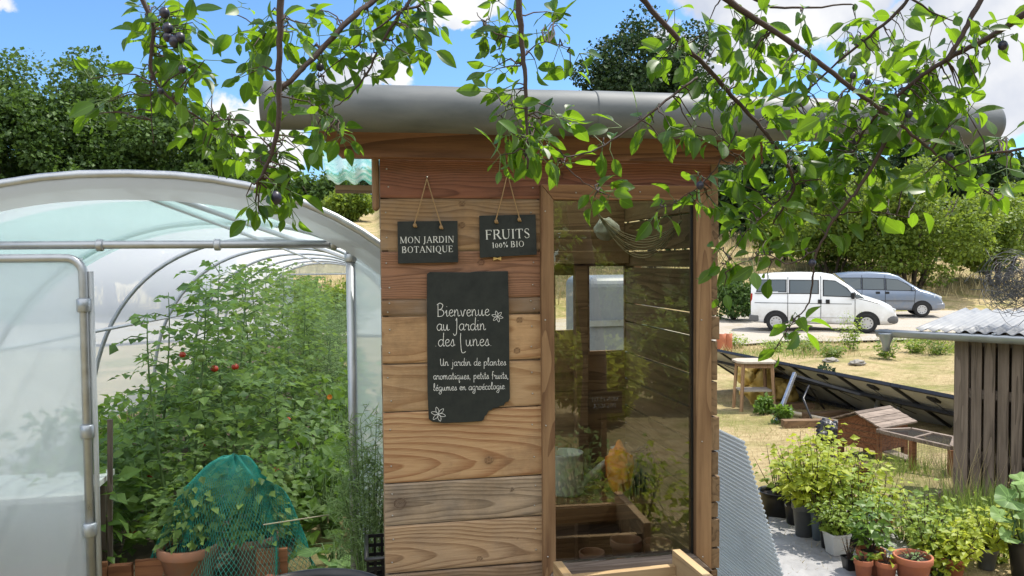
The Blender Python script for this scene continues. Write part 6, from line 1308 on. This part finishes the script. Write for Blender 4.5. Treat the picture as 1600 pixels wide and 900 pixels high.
def car(name, label, group, loc, ang, stations, hw, paint, wheels, wr, wins, shield, seams, extras):
    root = thing(name, loc, label, 'van' if 'van' in name else 'car', group, rz=ang)
    def P(mb, nm, mat, par=root, **k):
        o = mb.build(nm, mat, None, (0, 0, 0), **k); o.location = (0, 0, 0); o.parent = par; return o
    def wz(z, zt): 
        zs = [q[0] for q in hw]; return float(np.interp(z, zs, [q[1] for q in hw]))
    def nose(x): 
        x0, x1 = stations[0][0], stations[-1][0]; t = max(0, (x-(x1-.75))/.75); r_ = max(0, ((x0+.35)-x)/.35); return 1-.20*t**2.2-.06*r_**2
    def side(x, z): return wz(z, 0)*nose(x)
    mb = MB(); rings = []
    for (x, zb, zt) in stations:
        zz = [zb, zb+.05, zb+.14, .62, .82, 1.0, 1.25, 1.5, 1.7]; ptsL = []
        for z in zz:
            z = min(z, zt-.07); ptsL.append((side(x, z)*(.93 if z <= zb+.001 else 1), z))
        wt_ = side(x, zt-.07); ptsL += [(wt_-.02, zt-.035), (wt_-.07, zt-.008), (wt_-.2, zt+.01), (0, zt+.025)]
        rings.append([(x, y, z) for y, z in ptsL]+[(x, -y, z) for y, z in ptsL[-2::-1]])
    n = len(rings[0]); V = [p for r in rings for p in r]; Fq = [(i*n+j, i*n+(j+1) % n, (i+1)*n+(j+1) % n, (i+1)*n+j) for i in range(len(rings)-1) for j in range(n)]+[tuple(range(n)), tuple((len(rings)-1)*n+j for j in range(n-1, -1, -1))]
    # open the glazing and arches: drop side quads whose middle lies inside a window so the cabin can be seen
    mb.add(V, Fq, smooth=True); body = P(mb, 'body', MAT[paint])
    for sgn in (1, -1):
        for wi in wins:
            m = MB(); c = np.mean(wi, axis=0); big = [(c[0]+(x-c[0])*1.0, c[1]+(z-c[1])*1.0) for x, z in wi]
            def sheet(poly, off): return [(x, sgn*(side(x, z)+off), z) for x, z in poly]
            fr = [(c[0]+(x-c[0])*1.05+np.sign(x-c[0])*.012, c[1]+(z-c[1])*1.06+np.sign(z-c[1])*.012) for x, z in wi]
            k_ = len(wi); m.add(sheet(fr, .004)+sheet(fr, -.03), [tuple(range(k_)), tuple(range(2*k_-1, k_-1, -1))]+[(i, i+k_, (i+1) % k_+k_, (i+1) % k_) for i in range(k_)]); wn = P(m, 'window', MAT['under'])
            m = MB(); m.add(sheet(wi, .008), [tuple(range(k_))]); P(m, 'pane', MAT['car_pane'], wn)
        m = MB()
        for (xa, za, xb, zb_) in seams:
            for q in range(8):
                x0_, z0_, x1_, z1_ = xa+(xb-xa)*q/8, za+(zb_-za)*q/8, xa+(xb-xa)*(q+1)/8, za+(zb_-za)*(q+1)/8
                m.beam((x0_, sgn*(side(x0_, z0_)+.002), z0_), (x1_, sgn*(side(x1_, z1_)+.002), z1_), .016, .012, up=(0, 1, 0))
        P(m, 'door_gaps', MAT['under'])
        for wx in wheels:
            m = MB(); y0 = side(wx, .5)
            m.lathe([(wr+.075, -.05), (wr+.075, .006), (wr+.06, .012), (0, .012)], (wx, 0, wr), 30, 'Y'); m.v[-1][:, 1] = sgn*(y0-.0+m.v[-1][:, 1]*1.0); m.v[-1][:, 2] = np.maximum(m.v[-1][:, 2], .26)
            P(m, 'wheel_arch', MAT['under'])
            m = MB(); prof = [(wr*.62, -.17), (wr*.93, -.17), (wr, -.14), (wr, -.02), (wr*.94, .015), (wr*.64, .015)]; m.lathe(prof, (wx, 0, wr), 32, 'Y', close=True); m.v[-1][:, 1] = sgn*(y0+.012+m.v[-1][:, 1]); wh = P(m, 'wheel', MAT['tyre'])
            m = MB(); m.lathe([(wr*.64, -.01), (wr*.60, .008), (wr*.55, .002), (wr*.2, .016), (0, .016)], (wx, 0, wr), 28, 'Y'); m.v[-1][:, 1] = sgn*(y0+.012+m.v[-1][:, 1]); P(m, 'rim', MAT['rim'], wh)
            m = MB()
            for q in range(9): t = 2*math.pi*q/9; m.lathe([(wr*.055, .0), (wr*.05, .004), (0, .005)], (wx+wr*.42*math.cos(t), 0, wr+wr*.42*math.sin(t)), 8, 'Y'); m.v[-1][:, 1] = sgn*(y0+.026+m.v[-1][:, 1])
            P(m, 'rim_holes', MAT['under'], wh)
    sx0, sz0, sx1, sz1 = shield; m = MB(); m.grid(lambda u_, v_: (sx0+(sx1-sx0)*v_+.05*math.sin(math.pi*u_), (side(sx0+(sx1-sx0)*v_, sz0+(sz1-sz0)*v_)-.10)*(2*u_-1), sz0+(sz1-sz0)*v_+.035), 8, 4); P(m, 'windscreen', MAT['car_pane'])
    extras(P, side, root); return root
glassy = newmat('car_pane'); m_, nt_, o_ = glassy; bb_ = N(nt_, 'ShaderNodeBsdfPrincipled', {}, {'Base Color': (.035, .055, .06, 1), 'Roughness': .04, 'Specular IOR Level': .8}); nt_.links.new(bb_.outputs[0], o_.inputs[0])
def heading(a): d = (HRT*math.cos(a)-HFW*math.sin(a)); return math.atan2(d.y, d.x)
ha = heading(R(19)); pc = atD(1282, 500, 26.6); pc.z = float(gh(pc.x, pc.y))+.075
VST = [(-2.22, .42, 1.55), (-2.19, .34, 1.78), (-2.10, .28, 1.86), (-1.5, .26, 1.92), (-.7, .26, 1.94), (.0, .26, 1.92), (.35, .26, 1.86), (.80, .26, 1.55), (1.22, .26, 1.20), (1.5, .26, 1.10), (1.85, .26, .98), (2.08, .26, .86), (2.18, .28, .74), (2.23, .34, .60)]
VHW = [(.2, .86), (.35, .90), (.75, .915), (1.0, .90), (1.25, .86), (1.8, .75), (2.0, .72)]
def van_extras(P, side, root):
    m = MB(); m.box((2.06, 0, .43), (.46, 1.66, .27)); P(m, 'front_bumper', MAT['bumper'], bevel=.10); m = MB(); m.box((-2.12, 0, .43), (.32, 1.80, .22)); P(m, 'rear_bumper', MAT['bumper'], bevel=.04)
    for s_ in (1, -1):
        m = MB(); m.box((1.99, s_*.66, .76), (.40, .30, .15), s_*-.30, 0, .30); P(m, 'headlight', MAT['lamp_clear'], bevel=.03)
        m = MB(); m.box((-2.20, s_*.80, 1.05), (.06, .10, .42)); P(m, 'tail_light', MAT['lamp_red'], bevel=.02)
        m = MB(); m.box((.93, s_*(side(.93, 1.18)+.10), 1.20), (.10, .18, .20)); P(m, 'mirror', MAT['under'], bevel=.03)
        m = MB(); m.beam((-2.1, s_*(side(-1.5, 1.26)+.012), 1.265), (-1.02, s_*(side(-1, 1.26)+.012), 1.265), .02, .03, up=(0, 1, 0)); P(m, 'slide_rail', MAT['under'])
        for hx_ in (-.06, .18): m = MB(); m.box((hx_, s_*(side(hx_, 1.0)+.012), 1.0), (.12, .03, .14)); P(m, 'door_handle', MAT['under'], bevel=.01)
        m = MB(); m.beam((-.95, s_*(side(0, .5)+.006), .50), (1.0, s_*(side(0, .5)+.006), .50), .012, .05, up=(0, 1, 0)); P(m, 'side_strip', MAT['paint_white'])
    m = MB(); m.box((2.165, 0, .72), (.06, .75, .07)); P(m, 'grille', MAT['under'], bevel=.01); m = MB(); m.box((2.275, 0, .45), (.012, .46, .10)); P(m, 'number_plate', MAT['plate'])
car('white_van', 'white passenger van parked on the gravel, three side windows showing', 'vehicles parked on the track', pc, ha, VST, VHW, 'paint_white', (-1.42, 1.35), .315, [[(-2.02, 1.32), (-1.12, 1.32), (-1.12, 1.70), (-1.94, 1.70)], [(-.98, 1.27), (-.12, 1.27), (-.12, 1.68), (-.98, 1.69)], [(.06, 1.20), (.96, 1.17), (.74, 1.44), (.42, 1.66), (.06, 1.69)], [(1.02, 1.15), (1.28, 1.13), (.98, 1.32)]], (.40, 1.86, 1.22, 1.19),
    [(-1.05, 1.80, -1.05, .32), (-.03, 1.84, -.03, .30), (1.0, 1.1, 1.0, .34), (-2.1, .95, .9, .93), (1.02, 1.12, 1.75, .95)], van_extras)
pc2 = atD(1381, 480, 33.2); pc2.z = float(gh(pc2.x, pc2.y))+.08
CST = [(-2.05, .45, 1.35), (-2.03, .35, 1.68), (-1.95, .28, 1.76), (-1.4, .26, 1.82), (-.6, .26, 1.83), (.1, .26, 1.78), (.45, .26, 1.66), (.85, .26, 1.38), (1.22, .26, 1.13), (1.5, .26, 1.05), (1.85, .26, .92), (2.02, .28, .78), (2.1, .34, .6)]
def mpv_extras(P, side, root):
    m = MB(); m.box((1.95, 0, .44), (.40, 1.56, .24)); P(m, 'front_bumper', MAT['paint_silver'], bevel=.05)
    for s_ in (1, -1):
        m = MB(); m.box((1.85, s_*.62, .80), (.34, .26, .17), s_*-.4, 0, .4); P(m, 'headlight', MAT['lamp_clear'], bevel=.03)
        m = MB(); m.box((.95, s_*(side(.9, 1.15)+.09), 1.16), (.10, .16, .16)); P(m, 'mirror', MAT['paint_silver'], bevel=.03)
        m = MB(); m.beam((-1.9, s_*(side(0, .66)+.012), .66), (1.0, s_*(side(0, .66)+.012), .66), .02, .06, up=(0, 1, 0)); P(m, 'side_strip', MAT['bumper'])
        for hx_ in (-.35, .0): m = MB(); m.box((hx_, s_*(side(hx_, .98)+.012), .98), (.16, .03, .09)); P(m, 'door_handle', MAT['under'], bevel=.01)
car('silver_car', 'silver family car parked behind the white van, nose to the right', 'vehicles parked on the track', pc2, heading(R(17)), CST, [(.2, .80), (.4, .84), (.8, .85), (1.05, .82), (1.75, .66), (1.9, .62)], 'paint_silver', (-1.3, 1.3), .30, [[(-1.85, 1.15), (-1.0, 1.13), (-1.0, 1.58), (-1.78, 1.58)], [(-.92, 1.13), (-.12, 1.11), (-.12, 1.56), (-.92, 1.58)], [(-.02, 1.10), (1.05, 1.08), (.72, 1.34), (.42, 1.50), (-.02, 1.55)]], (.46, 1.66, 1.22, 1.12),
    [(-.95, 1.7, -.95, .32), (-.07, 1.7, -.07, .3), (1.05, 1.05, 1.0, .34)], mpv_extras)
# ================================================================== the plum tree over the camera
TB = Vector((1.75, -.55, 0)); plum = thing('plum_tree', TB, 'plum tree whose leafy fruiting branches hang down in front of the hut', 'tree')
FORK = Vector((1.45, -.45, 2.55))
BR = [  # ((px, py) ..., start depth, end depth, start radius, end radius)
 ([(440, -30), (437, 50), (436, 120), (435, 190), (424, 240), (405, 283)], 1.24, 1.28, .0072, .0032), ([(640, -60), (590, -5), (545, 32), (490, 90), (437, 142)], 1.45, 1.31, .007, .005),
 ([(205, -40), (222, 0), (240, 45), (236, 110), (262, 150), (300, 178), (345, 205), (385, 216)], 1.35, 1.4, .0055, .0015), ([(237, 115), (236, 160), (239, 225)], 1.36, 1.36, .0015, .0008),
 ([(640, 0), (600, 60), (575, 112), (545, 150), (522, 168)], 1.45, 1.4, .0035, .001), ([(700, -50), (660, 5), (620, 20), (560, 70), (500, 120)], 1.5, 1.4, .004, .001),
 ([(808, -40), (813, 40), (820, 110), (823, 180), (825, 264)], 1.20, 1.22, .0068, .0018), ([(832, 250), (880, 246), (935, 232), (990, 196), (1050, 150), (1090, 120)], 1.28, 1.42, .0012, .003), ([(876, 250), (905, 280), (938, 300)], 1.3, 1.32, .0014, .0008),
 ([(985, -30), (1010, 5), (1060, 62), (1110, 112), (1150, 157), (1182, 192), (1220, 242), (1241, 290), (1227, 320), (1208, 348)], 1.4, 1.55, .007, .002),
 ([(1100, -30), (1140, 3), (1220, 56), (1290, 106), (1350, 152), (1400, 190), (1440, 222), (1480, 256), (1560, 312)], 1.35, 1.35, .008, .0015), ([(1640, 5), (1600, 22), (1540, 62), (1480, 92), (1430, 126), (1380, 170), (1350, 205), (1335, 235)], 1.25, 1.45, .008, .0018),
 ([(1550, -30), (1520, 22), (1500, 62), (1478, 95)], 1.3, 1.3, .006, .004), ([(1430, -20), (1408, 12), (1360, 56), (1310, 96), (1262, 140), (1240, 160)], 1.6, 1.7, .0055, .0015),
 ([(1400, 190), (1365, 258), (1330, 310), (1308, 336), (1278, 388), (1270, 425), (1264, 472), (1240, 502), (1212, 545)], 1.37, 1.45, .0045, .0008), ([(1278, 388), (1235, 412), (1195, 398), (1140, 420)], 1.42, 1.4, .002, .0008),
 ([(1150, 205), (1120, 260), (1098, 285), (1062, 312), (1025, 330)], 1.5, 1.45, .002, .0008), ([(1640, 225), (1600, 231), (1540, 242), (1490, 262)], 1.2, 1.3, .004, .0012), ([(1160, -20), (1195, 8), (1250, 12), (1330, 6)], 1.5, 1.6, .004, .002),
 ([(1390, -30), (1440, 10), (1500, 38)], 1.5, 1.5, .004, .001), ([(1241, 290), (1200, 330), (1160, 370), (1130, 420)], 1.55, 1.45, .002, .0008), ([(1310, 335), (1360, 330), (1420, 340)], 1.45, 1.45, .002, .0008), ([(435, 150), (480, 160), (530, 190)], 1.31, 1.35, .002, .0008), ([(436, 70), (400, 40), (365, 20)], 1.31, 1.35, .002, .0008), ([(425, 235), (380, 190), (330, 190)], 1.31, 1.35, .002, .0008),
 ([(822, 170), (790, 172), (765, 190)], 1.21, 1.2, .0015, .0008), ([(818, 90), (850, 65), (890, 75)], 1.21, 1.2, .0015, .0008), ([(800, 60), (770, 50), (745, 20)], 1.21, 1.25, .0015, .0008)]
bt = MB(); BP = []
bt.tube([TB+Vector((0, 0, -.1)), TB+Vector((.03, 0, .8)), TB+Vector((-.06, .02, 1.6)), TB+Vector((-.16, .06, 2.2)), FORK], [.12, .095, .085, .075, .06], 12)
for pts, d0, d1, r0, r1 in BR:
    r0 *= .80; r1 *= .85
    n = len(pts); P = [atD(x, y, d0+(d1-d0)*i/(n-1)) for i, (x, y) in enumerate(pts)]
    pp = []
    for i in range(n-1):
        p0, p1, p2, p3 = P[max(i-1, 0)], P[i], P[i+1], P[min(i+2, n-1)]
        for j in range(5): t = j/5; pp.append(.5*((2*p1)+(p2-p0)*t+(2*p0-5*p1+4*p2-p3)*t*t+(3*p1-p0-3*p2+p3)*t**3))
    pp.append(P[-1]); k = len(pp); pp = [p+Vector((noise.noise((i*.7, d0*9, 0)), noise.noise((i*.7, 3, d0*9)), noise.noise((5, i*.7, d0*7))))*.003 for i, p in enumerate(pp)]
    bt.tube(pp, [max(r0+(r1-r0)*i/(k-1), .0006)*(1+.18*noise.noise((i*1.1, r0*900, 0))) for i in range(k)], 8); BP += [(p, d0) for p in pp]
    if pts[0][1] < -9 or pts[0][0] > 1610 or pts[0] in ((640, 0),):
        s = pp[0]; v = (pp[0]-pp[2]).normalized(); m1 = s+v*.25; q = FORK+Vector((rng.uniform(-.05, .05), rng.uniform(-.05, .05), rng.uniform(-.15, .1)))
        bt.tube([s, s+v*.1, m1.lerp(q, .3)+Vector((0, 0, .18)), m1.lerp(q, .65)+Vector((0, 0, .2)), q], [r0, r0*1.1, r0*1.7, r0*2.6, r0*4], 8)
LB = [(245, 40, 55, 45, 34), (265, 95, 48, 60, 34), (190, 150, 85, 38, 17), (300, 130, 30, 60, 12), (330, 190, 40, 40, 18), (395, 215, 40, 40, 20), (440, 255, 45, 55, 34), (430, 315, 48, 35, 16), (395, 45, 45, 45, 18), (410, 105, 30, 40, 10), (490, 55, 50, 45, 28), (470, 150, 45, 40, 20), (515, 185, 35, 40, 20), (570, 70, 45, 50, 26), (640, 45, 45, 45, 24), (600, 15, 60, 30, 18), (660, 20, 38, 25, 12),
      (810, 30, 58, 40, 24), (798, 105, 45, 50, 18), (865, 85, 40, 45, 14), (812, 180, 50, 48, 34), (806, 228, 40, 28, 26), (853, 205, 35, 42, 15), (885, 25, 25, 25, 5), (862, 240, 40, 18, 9), (1030, 190, 40, 40, 10), (965, 215, 30, 25, 6), (935, 300, 42, 22, 12), (1040, 318, 45, 20, 11), (1095, 300, 35, 35, 13),
      (1060, 55, 55, 55, 22), (1130, 105, 65, 60, 36), (1150, 195, 60, 55, 40), (1080, 165, 45, 45, 14), (1220, 55, 65, 45, 28), (1240, 140, 70, 60, 48), (1280, 215, 70, 60, 46), (1215, 275, 60, 50, 28), (1340, 80, 60, 60, 32), (1370, 180, 70, 60, 48), (1330, 260, 70, 55, 38), (1430, 60, 60, 50, 24), (1440, 150, 60, 60, 42), (1430, 235, 70, 60, 42), (1500, 95, 50, 55, 20), (1520, 245, 55, 55, 20), (1565, 290, 40, 40, 10), (1520, 30, 60, 30, 14), (1580, 60, 30, 40, 9), (1580, 240, 30, 28, 7), (1500, 180, 35, 28, 9),
      (1128, 400, 32, 50, 15), (1190, 385, 50, 45, 24), (1250, 355, 50, 38, 14), (1175, 300, 50, 40, 18), (1232, 515, 34, 30, 10), (1262, 480, 20, 40, 4), (1300, 310, 50, 40, 14), (1390, 315, 60, 28, 11), (1170, 20, 50, 25, 10), (1480, 290, 50, 30, 8), (120, 170, 20, 12, 2)]
lb = MB(); pt = MB(); BPa = np.array([tuple(p) for p, _ in BP]); scr = []
for p in BPa: d = Vector(p)-EYE; z = d.dot(FW); scr.append((800+FPX*d.dot(RT)/z, 450-FPX*d.dot(UP)/z, z))
scr = np.array(scr); P_, D_, N_, S_, Rn = [], [], [], [], []
for cx, cy, rx, ry, n in LB:
    n = int(n*(1.75 if cx < 700 else 1.35)); done = 0
    while done < n:
        a = rng.random()*6.283; q = math.sqrt(rng.random()); x = cx+rx*q*math.cos(a)*1.05; y = cy+ry*q*math.sin(a)*1.05
        i = int(np.argmin((scr[:, 0]-x)**2+(scr[:, 1]-y)**2)); dep = scr[i, 2]+rng.uniform(-.045, .17); c = atD(x, y, dep); b = Vector(BPa[i])
        out_ = (c-b); L = out_.length
        if L > .10: c = b+out_*(.10/L); out_ = c-b; L = .10
        if L > .035:   # a spur carries a little rosette
            m = b.lerp(c, .5)+Vector((0, 0, .25*L*rng.uniform(-.2, .6))); bt.tube([b, b.lerp(m, .5)+Vector(rdir(1)[0])*.006, m, c], [.0015, .0013, .0011, .0008], 5, cap=False)
        k = int(rng.integers(2, 5)); base_dir = (out_.normalized() if L > 1e-3 else Vector((0, 0, -1)))
        for j in range(min(k, n-done)):
            rd = Vector(rdir(1)[0]); d = (base_dir*.5+rd*1.0+Vector((0, 0, -.55))).normalized(); pet = .012+.012*random.random(); s = c+d*pet+rd*.004
            pt.tube([c, s], [.0007, .0006], 4, cap=False)
            nn = Vector(rdir(1)[0])*.95+Vector((0, 0, .65))-FW*.2
            P_.append(tuple(s)); D_.append(tuple(d)); N_.append(tuple(nn)); S_.append(.0355*rng.uniform(.45, 1.3)*(dep/1.35)); Rn.append(rng.random()); done += 1
leaves(lb, P_, D_, N_, np.array(S_), 'plum', rnd=np.array(Rn), wid=1.02, curl=rng.uniform(.2, 2.0, len(P_)))
bt.build('branches', MAT['twig'], plum); lb.build('leaves', MAT['leaf_plum'], plum); pt.build('leaf_stalks', MAT['green_stem'], plum)
for px, py, r in [(257, 20, 8), (262, 44, 8), (262, 58, 7), (273, 65, 9), (281, 59, 8), (285, 108, 6), (430, 309, 10), (500, 105, 6), (251, 142, 5), (1567, 71, 7), (1269, 411, 6), (1484, 245, 6), (1333, 118, 5), (1094, 290, 6), (1420, 178, 6), (1355, 128, 5)]:
    i = int(np.argmin((scr[:, 0]-px)**2+(scr[:, 1]-py)**2)); D = scr[i, 2]-.03; c = atD(px, py, D); rr = r/FPX*D; b = MB(); b.blob(c, (rr, rr, rr*1.12), 10); o = b.build('plum', MAT['plum_skin'], plum)
    b = MB(); t = c+Vector((0, 0, rr)); b.tube([t, t+Vector((.002, 0, .012)), Vector(BPa[i])], [.0008, .0008, .001], 5); b.build('stalk', MAT['green_stem'], o)

# ================================================================== garden behind the camera: it shows mirrored in the window
for i, (x, y, top, w, lab) in enumerate([(-3.5, -13, 7.5, 6.5, 'dark broadleaf tree in the garden behind the viewer, west end'), (2.5, -14, 8.5, 7, 'tall dark tree in the garden behind the viewer'), (8, -13, 7.5, 6.5, 'dark broadleaf tree behind the viewer toward the shed side'), (13.5, -11, 7, 6.5, 'dark tree behind the viewer beyond the shed'), (5.5, -9, 4.2, 4.2, 'lower green tree behind the viewer')]):
    tree('broadleaf_tree', x, y, top, w, lab, MAT['leaf_far'], 'trees behind the viewer', .05, 46, 240, .24)
for i, (x, y, h, w, mt, lab) in enumerate([(1.6, -4.2, 1.5, 1.6, 'leaf_hazel', 'green shrub behind the viewer'), (3.0, -5.0, 1.8, 1.8, 'leaf_hazel', 'tall green shrub behind the viewer'), (4.6, -4.4, 1.6, 1.8, 'leaf_far', 'dark green shrub behind the viewer, shed side'), (.4, -5.4, 1.7, 1.6, 'leaf_far', 'dark shrub behind the viewer'), (2.1, -1.8, .9, 1.1, 'leaf_currant', 'yellow-green shrub a few steps behind the viewer'), (3.2, -2.4, 1.1, 1.2, 'leaf_mint', 'mint coloured shrub behind the viewer')]):
    bush('garden_shrub', 0, y, 0, w, lab, MAT[mt], 'shrub', 'shrubs behind the viewer', 24, 170, .09, x=x, topz=h, kind='fold')
for i, (x, y, h, w, mt, lab) in enumerate([(1.05, 1.25, .62, .6, 'leaf_low', 'leafy herb below the picture in front of the hut'), (1.55, 1.1, .58, .6, 'leaf_currant', 'yellow-green herb below the picture by the small sign'), (1.35, .55, .52, .7, 'leaf_dill', 'feathery herb below the picture beside the small sign'), (1.95, 1.3, .6, .6, 'leaf_currant', 'bright herb below the picture, right side'), (.75, .5, .42, .55, 'leaf_low', 'low herb below the picture, left side')]):
    low_plant('herb_plant', x, y, h, w, 300, lab, 'herb', 'herbs in front of the hut', MAT[mt], .06)
sg = thing('garden_sign', (1.40, .92, 0), 'small slate sign on a stake facing the hut, mirrored in the window glass', 'sign'); b = MB(); b.box2(1.385, 1.415, .90, .918, -.05, .80); b.build('stake', MAT['wood_frame'], sg); b = MB(); b.box2(1.29, 1.51, .919, .926, .68, .81); b.build('plaque', MAT['slate'], sg, bevel=.001)
b = MB(); centered(b, 'MON PETIT', .026, 1.40, .755, .9262, 0, 1, width=.17); centered(b, 'POTAGER', .026, 1.40, .715, .9262, 0, 1, width=.14); b.build('lettering', MAT['letter_white'], sg)
